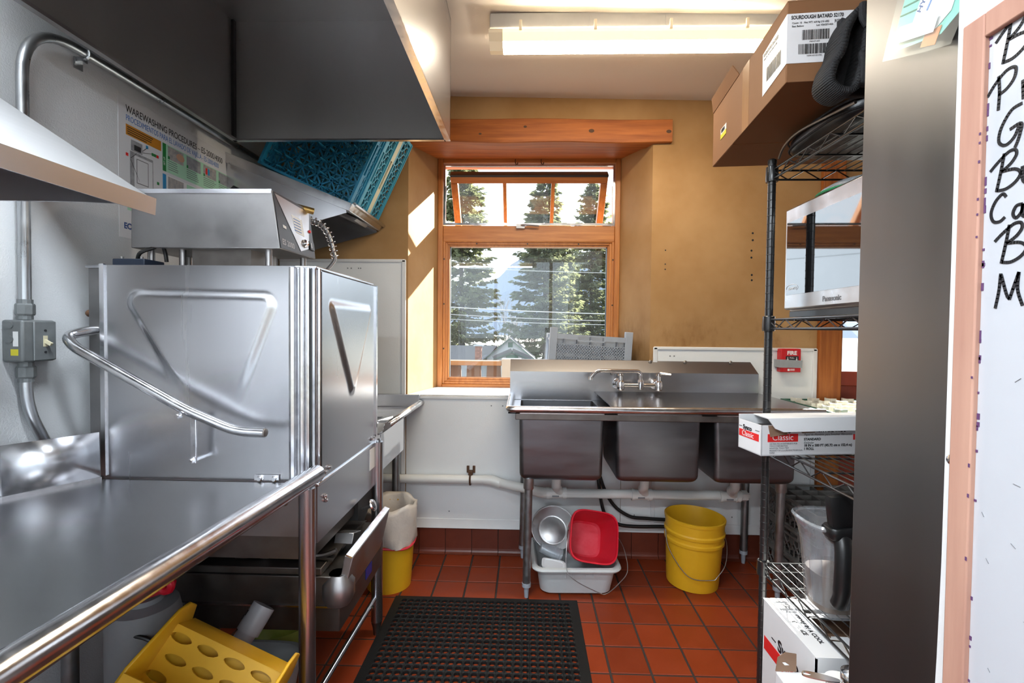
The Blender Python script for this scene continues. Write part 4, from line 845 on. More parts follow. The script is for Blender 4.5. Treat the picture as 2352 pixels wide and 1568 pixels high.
for (x0, y0), (x1, y1) in zip(pth[:-1], pth[1:]): m.quad((x0, y0, .852), (x1, y1, .852), (x1 - .004, y1, 1.0), (x0 - .004, y0, 1.0))
m.build('backsplash', 'steel', t, solid=.004, smooth=50)
m = MB()
for (x0, y0), (x1, y1) in zip(pth[:-1], pth[1:]): m.bar((x0 + .004, y0 - .003, .856), (x1 + .004, y1 - .003, .856), .012, .012)
m.build('cove', 'bright_steel', t, smooth=True)
for (x, y) in ((-1.33, 1.33), (-.70, .25), (-1.36, .25), (-.70, -.9), (-1.36, -.9)):
    lg = MB().tube([(x, y, .03), (x, y, .846)], .0205, 14).build('leg', 'galvanised', t, smooth=True); MB().lathe([(.012, 0), (.02, .03)], 12, Matrix.Translation((x, y, 0)), True, True).build('foot', 'steel_dirty', lg)
# ================================================================ clean dish table with rinse basin
t = thing('rinse_table', 'stainless rinse sink table between the dish machine and the window wall', 'table', (-1.0, 2.4, 0))
m = MB(); bx0, bx1, by0, by1 = -1.25, -.74, 2.10, 2.44
m.box((-1.46, 2.045, .866), (bx0, 2.782, .872)); m.box((bx1, 2.045, .866), (-.640, 2.782, .872)); m.box((bx0, by1, .866), (bx1, 2.782, .872)); m.box((bx0, 2.045, .866), (bx1, by0, .872)); m.build('table_top', 'steel_y', t)
m = MB(); m.loft([[Vector(p) for p in ((bx0, by0, z), (bx1, by0, z), (bx1, by1, z), (bx0, by1, z))] for z in (.868, .705)], False, True); m.build('basin', 'steel', t)
MB().box((-.636, 2.045, .705), (-.632, 2.43, .868)).build('basin_front', 'steel_y', t)
m = MB(); pr_ = [(-.640, .870), (-.637, .885), (-.632, .905), (-.620, .914), (-.606, .908), (-.602, .892)]
for a, b in zip(pr_[:-1], pr_[1:]): m.quad((a[0], 2.10, a[1]), (a[0], 2.782, a[1]), (b[0], 2.782, b[1]), (b[0], 2.10, b[1]))
m.build('rail', 'bright_steel', t, solid=.003, smooth='all'); m = MB(); m.quad(*[(a, 2.1005, b) for a, b in pr_]); m.build('rail_end', 'steel_dirty', t)
MB().box((-1.46, 2.765, .872), (-.625, 2.782, .945)).build('backsplash', 'steel_x', t, bevel=.003)
MB().box((-.90, 2.30, .873), (-.66, 2.325, .878)).build('sunlit_edge', 'bright_steel', t); MB().bar((-.78, 2.10, .876), (-.70, 2.44, .876), .02, .006).build('sunlit_edge', 'bright_steel', t)  # bright strips stand in for sunlight on the basin edges
for (x, y) in ((-.735, 2.66), (-1.38, 2.66), (-1.38, 2.12)):
    MB().tube([(x, y, 0), (x, y, .866)], .021, 14).build('leg', 'galvanised', t, smooth=True)
# pre-rinse hose with spring
t = thing('rinse_hose', 'spring-guarded pre-rinse hose hanging under the slanted shelf', 'hose', (-.95, 2.25, 1.6))
path = curve_pts([(-1.30, 2.215, 1.815), (-1.16, 2.21, 1.828), (-1.04, 2.205, 1.835), (-.965, 2.20, 1.815), (-.925, 2.20, 1.76), (-.905, 2.20, 1.69), (-.898, 2.20, 1.655), (-.915, 2.20, 1.625), (-.955, 2.20, 1.58), (-1.0, 2.20, 1.50), (-1.01, 2.22, 1.30), (-1.01, 2.26, .95), (-1.01, 2.27, .873)], 8)
MB().tube(path, .0085, 10).build('hose', 'steel_dull', t, smooth=True)
seg = path[0:50]; Ls = [0]
for a, b in zip(seg[:-1], seg[1:]): Ls.append(Ls[-1] + (b - a).length)
hel = []; turns = 24
for i in range(turns * 10 + 1):
    s = Ls[-1] * i / (turns * 10); j = max(k for k in range(len(Ls)) if Ls[k] <= s + 1e-9); j = min(j, len(seg) - 2); u = (s - Ls[j]) / max(1e-6, Ls[j+1] - Ls[j])
    c_ = seg[j].lerp(seg[j+1], u); tg = (seg[j+1] - seg[j]).normalized(); sx_ = Vector((0, 1, 0)); sy_ = tg.cross(sx_); a = 2*pi*i/10; hel.append(c_ + (sx_ * cos(a) + sy_ * sin(a)) * .0175)
MB().tube(hel, .0022, 5).build('spring', 'bright_steel', t, smooth=True)
# ================================================================ under the table
b = thing('waste_bin', 'yellow bin with cream liner folded over, beside the dish machine', 'bin', (-.705, 2.43, 0))
BM = Matrix.Translation((-.705, 2.43, 0))
MB().lathe([(.108, .004), (.112, 0), (.116, .06), (.128, .24), (.132, .36), (.132, .40), (.125, .40), (.120, .3), (.108, .02)], 40, BM, True, True).build('bucket', 'yellow_plastic', b, smooth=30)
m = MB(); R = random.Random(4); rings = []
for i, (r, z) in enumerate(((.134, .235), (.139, .25), (.137, .30), (.142, .36), (.146, .41), (.138, .432), (.124, .42), (.112, .34), (.100, .22))):
    rings.append([Vector((-.705 + (r + .006 * sin(5 * a + i) + .004 * sin(11 * a + 2 * i)) * cos(a), 2.43 + (r + .006 * sin(5 * a + i) + .004 * sin(11 * a + 2*i)) * sin(a), z + .010 * sin(3 * a + i * .7) + .006 * sin(7 * a))) for a in [2*pi*k/48 for k in range(48)]])
m.loft(rings); m.build('liner', 'liner', b, smooth='all')
m = MB(); m.tube([(-.705 + .134 * cos(a), 2.43 + .134 * sin(a), .232 + .010 * sin(3*a)) for a in [2*pi*k/40 for k in range(40)]], .006, 6, closed=True); m.build('liner_cord', 'red_worn', b, smooth=True)
# mop bucket with yellow wringer
b = thing('mop_bucket', 'yellow plastic mop wringer on a grey bucket under the dish table', 'mop bucket', (-.80, 1.05, 0))
WMx = frame((-.83, 1.13, .358), (.80, .0, -.36), (.30, .45, .62))    # wringer back plate: x across, y up the plate
def wp(a, c, z=0): return WMx @ Vector((a, c, z))
pl = MB(); holes = []
nxh, nyh = 4, 7; cw, chh = .078, .044; wx, wy = nxh * cw, nyh * chh
for i in range(nxh):
    for j in range(nyh):
        cx = -wx/2 + (i + .5) * cw + (.5 * cw * (j % 2) - .25 * cw) * .5; cy = -wy/2 + (j + .5) * chh; x0, x1, y0, y1 = -wx/2 + i * cw, -wx/2 + (i+1) * cw, -wy/2 + j * chh, -wy/2 + (j+1) * chh
        K = 12; ot = []; it = []
        for q in range(K):
            a = 2*pi*(q + .5)/K; ca, sa = cos(a), sin(a); f_ = 1 / max(abs(ca), abs(sa)); ot.append((( x0 + x1)/2 + cw/2 * ca * f_, (y0 + y1)/2 + chh/2 * sa * f_)); it.append((cx + .031 * ca, cy + .011 * math.copysign(abs(sa) ** 1.4, sa)))
        vs = [wp(*p_) for p_ in ot] + [wp(*p_) for p_ in it] + [wp(p_[0], p_[1], -.006) for p_ in it]
        pl.add(vs, [(q, (q+1) % K, K + (q+1) % K, K + q) for q in range(K)] + [(K + q, K + (q+1) % K, 2*K + (q+1) % K, 2*K + q) for q in range(K)])
pl.build('wringer_plate', 'yellow_plastic', b)
MB().add([wp(-wx/2, -wy/2, -.03), wp(wx/2, -wy/2, -.03), wp(wx/2, wy/2, -.03), wp(-wx/2, wy/2, -.03)], [(0, 1, 2, 3)]).build('wringer_back', 'yellow_plastic', b, solid=.004)
m = MB()
m.add([wp(-wx/2, wy/2), wp(wx/2, wy/2), wp(wx/2, wy/2 + .012, -.10), wp(-wx/2, wy/2 + .012, -.10)], [(0, 1, 2, 3)]); m.build('wringer_top', 'yellow_plastic', b, solid=.005)
for sx_, nm in ((-1, 'wringer_side'), (1, 'wringer_side')):
    x = sx_ * (wx/2 + .004); pts = [(x, -wy/2, 0), (x, -wy/2, .12), (x, wy/2 * .4, .12), (x, wy/2 + .035, .04), (x, wy/2 + .055, .0), (x, wy/2 + .05, -.05), (x, wy/2 + .0, -.10), (x, -wy/2, -.10)]
    m = MB(); m.add([WMx @ Vector(p_) for p_ in pts], [tuple(range(len(pts)))]); m.build(nm, 'yellow_plastic', b, solid=.009, bevel=.003)
m = MB(); m.add([wp(-wx/2, -wy/2 + .02, .11), wp(wx/2, -wy/2 + .02, .11), wp(wx/2, wy/2 - .10, .125), wp(-wx/2, wy/2 - .10, .125)], [(0, 1, 2, 3)]); m.build('wringer_front', 'yellow_plastic', b, solid=.006)
MB().lathe([(.20, .08), (.215, .09), (.235, .30), (.245, .305), (.245, .315), (.228, .31), (.205, .10)], 40, Matrix.Translation((-.86, 1.10, 0)), True, False, sup=4, asp=.75).build('bucket', 'yellow_plastic', b, smooth=30)
for (x, y) in ((-1.0, .98), (-.72, .98), (-1.0, 1.2), (-.72, 1.2)):
    MB().lathe([(.028, -.012), (.030, -.008), (.030, .008), (.028, .012)], 14, Matrix.Translation((x, y, .03)) @ Matrix.Rotation(pi/2, 4, 'X'), True, True).build('caster', 'black_plastic', b, smooth=30)
    MB().box((x - .012, y - .012, .055), (x + .012, y + .012, .085)).build('caster_fork', 'steel_dull', b)
b = thing('plastic_tub', 'pale grey shallow tub on the floor by the mop bucket', 'tub', (-1.03, 1.63, 0))
MB().lathe([(.18, .004), (.19, 0), (.21, .12), (.22, .125), (.22, .13), (.20, .13), (.18, .01)], 40, Matrix.Translation((-1.03, 1.63, 0)), True, True, sup=5, asp=.62).build('tub_body', 'grey_plastic', b, smooth=30)
t = thing('drain_pipe', 'pale grey plastic drain pipe stub under the dish machine', 'pipe', (-.86, 1.5, .1))
MB().tube([(-.935, 1.405, .27), (-.868, 1.465, .375)], .030, 20).build('pipe', 'pvc_grey', t, smooth=True)
MB().tube([(-.876, 1.457, .362), (-.846, 1.501, .425)], .036, 20).build('coupling', 'pvc_grey', t, smooth=30); m = MB()
for a in (2.2, 2.8, 3.5, 4.0): m.bar((-.860 + .036 * cos(a), 1.453, .396 + .03 * sin(a)), (-.854 + .036 * cos(a), 1.462, .408 + .03 * sin(a)), .002)
m.build('print_mark', 'ink_black', t, kind='stuff')
MB().tube(curve_pts([(-.935, 1.405, .27), (-.965, 1.385, .15), (-.975, 1.38, .06), (-.975, 1.38, .002)]), .030, 16).build('lower_pipe', 'pvc_grey', t, smooth=True)
b = thing('mixing_bowl', 'lime green bowl on the floor beneath the scrap tray', 'bowl', (-1.02, 1.93, 0))
MB().lathe([(.05, 0), (.08, .01), (.125, .07), (.14, .115), (.146, .118), (.136, .112), (.118, .065), (.06, .012)], 32, Matrix.Translation((-1.02, 1.93, 0)), True, True).build('bowl_body', 'lime_bowl', b, smooth=True)
b = thing('chemical_drum', 'grey-white chemical drum with red pump cap under the dish table', 'drum', (-1.15, 1.385, 0))
MB().lathe([(.085, .01), (.092, 0), (.096, .02), (.096, .45), (.088, .49), (.05, .50), (.05, .515)], 32, Matrix.Translation((-1.15, 1.385, 0)), True, True).build('drum_body', 'mop_grey', b, smooth=30)
MB().tube(curve_pts([(-1.24, 1.375, .515), (-1.18, 1.37, .528), (-1.11, 1.365, .550), (-1.055, 1.36, .572)]), [.030] * 10 + [.026] * 9, 14).build('pump_arm', 'red_plastic', b, smooth=True)
MB().tube([(-1.047 + .017 * cos(a), 1.338, .574 + .017 * sin(a)) for a in [2*pi*k/16 for k in range(16)]], .011, 8, closed=True).build('spout_ring', 'red_plastic', b, smooth=True)
MB().tube(curve_pts([(-1.14, 1.30, .45), (-1.06, 1.31, .42), (-1.035, 1.32, .30), (-1.05, 1.29, .18), (-1.16, 1.275, .14), (-1.26, 1.30, .15)]), .006, 8).build('tube', 'black_plastic', b, smooth=True)
# ================================================================ three-compartment sink
s = thing('sink', 'three-compartment stainless steel sink under the window', 'sink', (.65, 2.5, 0))
ZS = .930
def bowl(x0, x1, y0, y1, z0, z1, n=6, r=.035):
    def ring(z, ins, rr):
        P_ = []
        for cx, cy, a0 in ((x1 - rr - ins, y1 - rr - ins, 0), (x0 + rr + ins, y1 - rr - ins, pi/2), (x0 + rr + ins, y0 + rr + ins, pi), (x1 - rr - ins, y0 + rr + ins, 1.5*pi)):
            for k in range(n + 1): a = a0 + pi/2 * k / n; P_.append(Vector((cx + rr * cos(a), cy + rr * sin(a), z)))
        return P_
    rg = [ring(z1, 0, .02), ring(z0 + r, .004, .025)] + [ring(z0 + r - r * sin(q * pi / 10), .004 + r * (1 - cos(q * pi / 10)), .025) for q in range(1, 6)]
    return MB().loft(rg, False, True)
for x0, x1 in ((-.032, .381), (.438, .846), (.910, 1.304)):
    bo = bowl(x0, x1, 2.300, 2.715, .592, .928).build('bowl', 'steel_bowl', s, smooth=50)
    MB().lathe([(.045, 0), (.045, -.012), (.028, -.03), (.028, -.05)], 20, Matrix.Translation(((x0 + x1)/2 - .005, 2.55, .594)), True, True).build('drain', 'steel_dirty', bo, smooth=30)
m = MB(); ys = (2.285, 2.721)
m.box((-.085, ys[0], ZS - .004), (-.028, ys[1], ZS)); m.box((.378, ys[0], ZS - .004), (.442, ys[1], ZS)); m.box((.842, ys[0], ZS - .004), (.914, ys[1], ZS)); m.box((1.30, ys[0], ZS - .004), (1.405, ys[1], ZS))
m.box((-.085, ys[0], ZS - .004), (1.405, 2.304, ZS)); m.box((-.085, 2.712, ZS - .004), (1.405, ys[1], ZS)); m.build('deck', 'steel_x', s)
MB().tube(bend([(-.082, 2.735, .950), (-.082, 2.278, .948), (1.412, 2.278, .955)], .03, 6), .0165, 14).build('rolled_rim', 'bright_steel', s, smooth=True)
MB().box((-.05, 2.290, .895), (1.37, 2.297, .935)).build('apron', 'steel_dirty', s, bevel=.003)
m = MB(); prf = [(2.722, .925), (2.722, 1.093), (2.784, 1.158), (2.7885, 1.160), (2.7885, .925)]
for a, b_ in zip(prf[:-1], prf[1:]): m.quad((-.092, *a), (1.315 if a[1] < 1.1 else 1.295, *a), (1.315 if b_[1] < 1.1 else 1.295, *b_), (-.092, *b_))
m.quad(*[(-.092, *a) for a in prf]); m.quad(*[(1.315 if a[1] < 1.1 else 1.295, *a) for a in prf]); m.build('backsplash', 'steel_splash', s)
m = MB()
for x in (.72, .92, 1.18): m.lathe([(.008, 0), (.010, .003), (.004, .006)], 10, Matrix.Translation((x, 2.775, 1.153)) @ Matrix.Rotation(radians(75), 4, 'X'), True, True)
m.build('screw', 'steel_dirty', s)
m = MB(); m.add([(.425, 2.315, .952), (1.405, 2.315, .960), (1.318, 2.718, .982), (.392, 2.718, .980)], [(0, 1, 2, 3)]); m.build('sink_cover', 'steel_splash', s, solid=.004, label='loose sheet steel cover over two bowls')
for x, y in ((.012, 2.335), (-.011, 2.745), (1.255, 2.36), (1.262, 2.745)):
    z1 = .60 if y < 2.5 else .62
    lg = MB().tube([(x + .006, y, z1), (x, y, .07)], .0205, 14).build('leg', 'galvanised', s, smooth=True)
    MB().lathe([(.025, 0), (.026, .004), (.026, .055), (.0205, .06)], 14, Matrix.Translation((x + .006, y, z1 - .055)), True, True).build('leg_socket', 'steel_dull', lg, smooth=30)
    MB().lathe([(.010, 0), (.012, .035), (.012, .05), (.022, .055), (.022, .075)], 14, Matrix.Translation((x, y, 0)), True, True).build('foot', 'rack_grey', lg, smooth=30)
f = thing('faucet', 'chrome swivel-spout wall faucet on the sink backsplash', 'faucet', (.63, 2.70, 1.03))
YF = 2.650
for x in (.525, .735):
    MB().lathe([(.032, 0), (.030, .008), (.020, .014), (.016, .05)], 20, Matrix.Translation((x, 2.7212, 1.030)) @ Matrix.Rotation(pi/2, 4, 'X'), True, False).build('wall_flange', 'chrome', f, smooth=30)
    MB().lathe([(.014, -.030), (.021, -.022), (.023, 0), (.020, .018), (.012, .026), (.012, .050), (.017, .054), (.014, .064)], 20, Matrix.Translation((x, YF, 1.030)), True, True).build('valve_body', 'chrome', f, smooth=30)
    sg = -1 if x < .6 else 1
    MB().tube([(x, YF, 1.098), (x + sg * .012, YF - .01, 1.098), (x + sg * .060, YF - .03, 1.094)], [.009, .009, .005], 10).build('lever', 'chrome', f, smooth=True)
MB().tube([(.525, YF, 1.030), (.735, YF, 1.030)], .0105, 14).build('body_bar', 'chrome', f, smooth=True)
MB().lathe([(.013, -.024), (.018, -.015), (.018, .02), (.012, .03)], 20, Matrix.Translation((.636, YF, 1.030)), True, True).build('centre_body', 'chrome', f, smooth=30)
MB().tube(bend([(.636, YF, 1.05), (.636, YF - .005, 1.108), (.385, YF - .04, 1.112), (.352, YF - .05, 1.072)], .035, 8), .0100, 14).build('spout', 'chrome', f, smooth=True)
MB().lathe([(.012, 0), (.012, .018)], 14, Matrix.Translation((.352, YF - .05, 1.062)), True, True).build('aerator', 'chrome', f, smooth=30)
# drain pipework
p = thing('drain_pipework', 'white plastic drain pipe run along the wall under the sink', 'pipe', (.3, 2.7, .4))
MB().tube([(-1.25, 2.745, .448), (-.205, 2.745, .455)], .0255, 18).build('wall_pipe', 'pvc', p, smooth=True)
MB().tube(bend([(-.24, 2.745, .455), (-.185, 2.742, .452), (-.14, 2.735, .437)], .03), .0295, 18).build('elbow', 'pvc', p, smooth=True)
MB().tube([(-.16, 2.738, .442), (.075, 2.65, .425)], .0255, 18).build('sloping_pipe', 'pvc', p, smooth=True)
MB().tube(bend([(.05, 2.66, .425), (.10, 2.635, .423), (.145, 2.63, .423)], .03), .0295, 18).build('elbow', 'pvc', p, smooth=True)
MB().tube([(.14, 2.63, .423), (1.20, 2.63, .430)], .0255, 18).build('collector_pipe', 'pvc', p, smooth=True)
for x in (.170, .640, 1.120):
    m = MB(); m.tube([(x - .045, 2.63, .4245), (x + .055, 2.63, .4255)], .0285, 18); m.tube([(x - .05, 2.63, .4245), (x - .035, 2.63, .4245)], .033, 18); m.tube([(x + .04, 2.63, .4255), (x + .06, 2.63, .4255)], .033, 18)
    m.tube(bend([(x + .03, 2.63, .425), (x, 2.60, .47), (x, 2.55, .49), (x, 2.55, .5405)], .03), .025, 16); m.build('tee', 'pvc', p, smooth=50)
    MB().box((x - .02, 2.6005, .412), (x + .018, 2.6012, .420)).build('print_mark', 'ink_grey', p)
MB().lathe([(.030, 0), (.030, .03), (.016, .03), (.016, .045)], 6, Matrix.Translation((1.19, 2.63, .43)) @ Matrix.Rotation(pi/2, 4, 'Y'), True, True).build('clean_out_plug', 'pvc', p)
m = MB(); m.tube([(-.32, 2.745 + .029 * cos(a), .4545 + .029 * sin(a)) for a in [k * pi / 8 - .3 for k in range(22)]], .006, 6); m.box((-.332, 2.74, .475), (-.308, 2.783, .50)); m.box((-.345, 2.772, .485), (-.33, 2.783, .525)); m.box((-.31, 2.772, .485), (-.295, 2.783, .525)); m.build('pipe_clamp', 'rust', p)
for k, pts in enumerate(([(.41, 2.70, .70), (.415, 2.695, .50), (.45, 2.69, .30), (.52, 2.695, .235), (.62, 2.705, .215), (.80, 2.712, .215), (.90, 2.712, .21)], [(.41, 2.735, .70), (.43, 2.735, .50), (.50, 2.738, .34), (.60, 2.740, .262), (.70, 2.742, .248), (.85, 2.742, .242), (.95, 2.742, .24)])):
    o = MB().tube(curve_pts(pts, 6), .010, 10).build('water_hose', 'black_plastic', None, smooth=True)
    tag(o, ['black water hose looping lower behind the yellow bucket', 'black water hose looping higher behind the yellow bucket'][k], 'hose', 'hoses under the sink')
# ================================================================ buckets and tub on the floor
b = thing('plastic_bucket', 'yellow round bucket with wire handle under the sink', 'bucket', (.895, 2.53, 0))
BM = Matrix.Translation((.895, 2.53, .002)) @ Matrix.Rotation(radians(1.5), 4, 'Y')
MB().lathe([(.126, .004), (.130, 0), (.1325, .02), (.1425, .225), (.150, .227), (.151, .240), (.1445, .246), (.1455, .268), (.152, .270), (.1535, .283), (.1475, .290), (.149, .335), (.1535, .337), (.1545, .352), (.148, .354), (.145, .335), (.132, .02), (.125, .012)], 48, BM, True, True).build('bucket_body', 'yellow_plastic', b, smooth=30)
hp = [BM @ Vector(q) for q in ((-.152, 0, .275), (-.150, -.06, .20), (-.10, -.135, .12), (-.045, -.152, .085), (.045, -.153, .085), (.07, -.150, .10), (.12, -.12, .15), (.150, -.06, .22), (.153, 0, .275))]
MB().tube(curve_pts(hp, 5), .0022, 6).build('wire_handle', 'steel_dull', b, smooth=True)
t = thing('bus_tub', 'grey plastic bus tub holding bowls beneath the sink', 'tub', (.26, 2.51, 0))
TM = Matrix.Translation((.258, 2.512, .001)) @ Matrix.Rotation(radians(2), 4, 'Z')
m = MB()
def rr(a, b, rad, z, n=7):
    P_ = []
    for cx, cy, a0 in ((a - rad, b - rad, 0), (-a + rad, b - rad, pi/2), (-a + rad, -b + rad, pi), (a - rad, -b + rad, 1.5*pi)):
        for k in range(n + 1): an = a0 + pi/2 * k / n; P_.append(TM @ Vector((cx + rad * cos(an), cy + rad * sin(an), z)))
    return P_
m.loft([rr(.165, .135, .05, .0), rr(.180, .150, .055, .012), rr(.198, .168, .05, .125), rr(.205, .175, .05, .13), rr(.222, .192, .06, .132), rr(.226, .196, .06, .140), rr(.222, .192, .06, .150), rr(.206, .176, .05, .152), rr(.198, .168, .05, .145), rr(.176, .146, .05, .014), rr(.16, .13, .05, .008)], True, True); m.build('tub_body', 'grey_plastic', t, smooth=40)
m = MB()
for x in (-.06, -.02, .04, .08): m.box((x, -.178, .10), (x + .003, -.170, .13), TM)
m.build('rib', 'grey_plastic', t)
b = thing('plastic_bucket', 'red rounded-square bucket lying tilted in the grey tub', 'bucket', (.33, 2.42, .1))
ax = Vector((.12, -.80, .42)).normalized(); xx = Vector((.97, .10, -.17)); BM = frame((0, 0, 0), xx, ax.cross(xx)); BM.translation = Vector((.345, 2.392, .288)) - ax * .19
def body(prof, cap0, cap1): return MB().lathe(prof, 48, BM, cap0, cap1, sup=4.2)
body([(.085, .004), (.09, 0), (.095, .01), (.118, .17), (.125, .172), (.127, .19), (.125, .2), (.119, .2), (.116, .19)], True, False).build('bucket_body', 'red_plastic', b, smooth=40)
body([(.116, .19), (.113, .16), (.088, .02)], False, False).build('inner_wall', 'red_plastic', b, smooth=40)
body([(.088, .02), (.078, .008), (.02, .006)], False, True).build('inner_base', 'red_worn', b, smooth=40)
for sx_ in (-1, 1): MB().lathe([(.010, 0), (.010, .006), (.004, .010)], 10, BM @ Matrix.Translation((sx_ * .124, .02, .165)) @ Matrix.Rotation(sx_ * pi/2, 4, 'Y'), True, True).build('handle_pivot', 'chrome', b, smooth=30)
L0 = BM @ Vector((-.131, .02, .165)); L1 = BM @ Vector((.131, .02, .165))
MB().tube(curve_pts([L0, L0 + Vector((-.012, -.085, -.03)), Vector((.205, 2.285, .175)), Vector((.245, 2.270, .125)), Vector((.36, 2.262, .072)), Vector((.40, 2.262, .070)), Vector((.455, 2.275, .11)), Vector((.50, 2.285, .17)), L1 + Vector((.02, -.07, -.03)), L1], 6), .0021, 6).build('wire_handle', 'steel_dull', b, smooth=True)
b = thing('mixing_bowl', 'dull aluminium bowl tipped up in the grey tub', 'bowl', (.15, 2.55, .1))
BM = frame((.160, 2.655, .210), (1, .10, 0), (-.05, .60, .74)); MB().lathe([(.122, .03), (.125, .027), (.119, .022), (.085, -.020), (.075, -.026), (.070, -.022), (.005, -.022)], 40, BM, False, True).build('bowl_body', 'aluminium', b, smooth='all', solid=.003)
b = thing('cup_stack', 'nested clear plastic cups lying in the grey tub', 'cups', (.12, 2.44, .12))
for k in range(4):
    c0 = Vector((.085 + k * .012, 2.488, .182 - k * .005)); dr = Vector((.9, -.05, -.36)).normalized(); x_ = Vector((0, 1, 0)); BM = frame(c0, x_, dr.cross(x_))
    MB().lathe([(.026, 0), (.027, .002), (.033, .075), (.035, .077), (.033, .079), (.031, .075), (.025, .004)], 24, BM, True, False).build('cup', 'clear_plastic', b, smooth=40)
b = thing('container_lid', 'flat white container lid leaning in the front of the grey tub', 'lid', (.16, 2.40, .1))
BM = frame((.150, 2.415, .122), (.97, -.03, -.16), (.03, .95, .22)); MB().lathe([(.058, 0), (.062, .004), (.062, .010), (.052, .010), (.050, .006)], 32, BM, True, True, sup=5, asp=.6).build('lid_body', 'ink_white', b, smooth=30)
# ================================================================ rubber mat
m = MB(); px0, px1, py0, py1 = -.597, .222, .95, 2.275; nx, ny = 25, 41; cw = (px1 - px0)/nx; chh = (py1 - py0)/ny; K = 12; zt = .012; r0 = min(cw, chh) * .40
angs = [2*pi*(q + .5)/K for q in range(K)]
for i in range(nx):
    for j in range(ny):
        cx, cy = px0 + (i + .5) * cw, py0 + (j + .5) * chh; n0 = len(m.v); vs = []
        for a in angs: f_ = 1 / max(abs(cos(a)), abs(sin(a))); vs.append((cx + cw/2 * cos(a) * f_, cy + chh/2 * sin(a) * f_, zt - .003))
        for a in angs: vs.append((cx + (r0 + .0018) * cos(a), cy + (r0 + .0018) * sin(a), zt))
        for a in angs: vs.append((cx + r0 * cos(a), cy + r0 * sin(a), zt))
        for a in angs: vs.append((cx + r0 * cos(a), cy + r0 * sin(a), .001))
        fs = []
        for l in range(3):
            for q in range(K): fs.append((l*K + q, l*K + (q+1) % K, (l+1)*K + (q+1) % K, (l+1)*K + q))
        m.add(vs, fs)
bx0, bx1, by0, by1 = -.637, .262, .91, 2.315
def edge(pts): m.add(pts, [(0, 1, 2, 3)])
I = [(px0, py0), (px1, py0), (px1, py1), (px0, py1)]; O = [(bx0, by0), (bx1, by0), (bx1, by1), (bx0, by1)]
for k in range(4):
    a, b_, c_, d_ = I[k], I[(k+1) % 4], O[(k+1) % 4], O[k]
    edge([(*a, zt - .003), (*b_, zt - .003), (*c_, .0015), (*d_, .0015)])
mt = m.build('floor_mat', 'rubber', None); tag(mt, 'black rubber anti-fatigue mat with round drainage holes', 'mat')
# ================================================================ fire alarm
a = thing('fire_alarm', 'red fire alarm pull station taped across with grey tape', 'fire alarm', (1.503, 2.76, 1.1))
MB().box((1.446, 2.742, 1.104), (1.56, 2.784, 1.238)).build('case', 'alarm_red', a, bevel=.004)
AF = lambda x, z, y=2.7415: frame((x, y, z), (1, 0, 0), (0, 0, 1))
MB().box((1.462, 2.7408, 1.112), (1.554, 2.742, 1.232)).build('face_plate', 'alarm_red', a)
text('lettering', 'FIRE', .030, 'ink_white', a, AF(1.508, 1.204, 2.7402), 'CENTER', bold=.001)
MB().box((1.474, 2.7395, 1.150), (1.545, 2.741, 1.196)).build('pull_plate', 'ink_black', a)
text('lettering', 'PULL', .012, 'ink_white', a, AF(1.508, 1.182, 2.739), 'CENTER')
for x in (1.484, 1.534): MB().prism([(x - .005, 1.178), (x + .005, 1.178), (x, 1.168)], 2.7385, 2.7395, 'y').build('arrow', 'ink_white', a); MB().box((x - .0015, 2.7385, 1.176), (x + .0015, 2.7395, 1.190)).build('arrow', 'ink_white', a)
m = MB(); m.add([(1.430, 2.785, 1.132), (1.440, 2.738, 1.131), (1.565, 2.737, 1.130), (1.566, 2.738, 1.172), (1.440, 2.739, 1.177), (1.430, 2.785, 1.176)], [(0, 1, 4, 5), (1, 2, 3, 4)]); m.build('tape', 'duct_tape', a, solid=.0012, label='strip of grey duct tape')
MB().box((1.485, 2.7405, 1.112), (1.497, 2.7412, 1.124)).build('symbol', 'ink_white', a)
for k in range(3): MB().box((1.50, 2.7405, 1.122 - k * .004), (1.525, 2.7412, 1.124 - k * .004)).build('fine_print', 'ink_white', a)
# ================================================================ wire shelving
w_ = thing('wire_shelving', 'black four-tier wire shelving unit with microwave', 'shelving', (1.4, 1.3, 0))
SX0, SX1, SY0, SY1 = .802, 2.0, 1.0, 1.6; TZ = (1.862, 1.372, .955, .555)
for x in (SX0, SX1):
    for y in (SY0, SY1):
        po = MB().tube([(x, y, .02), (x, y, 1.885)], .0125, 14).build('post', 'black_wire', w_, smooth=True)
        g = MB()
        for k in range(70): g.lathe([(.0125, .0), (.0131, .0008), (.0131, .0022), (.0125, .003)], 12, Matrix.Translation((x, y, .06 + k * .0254)))
        g.build('post_groove', 'black_plastic', po, smooth=True, kind='stuff')
        MB().lathe([(.0135, 0), (.0135, .012), (.008, .016)], 12, Matrix.Translation((x, y, 1.883)), True, True).build('post_cap', 'black_plastic', po)
        MB().lathe([(.018, 0), (.018, .008), (.010, .02)], 12, Matrix.Translation((x, y, 0)), True, True).build('levelling_foot', 'black_plastic', po)
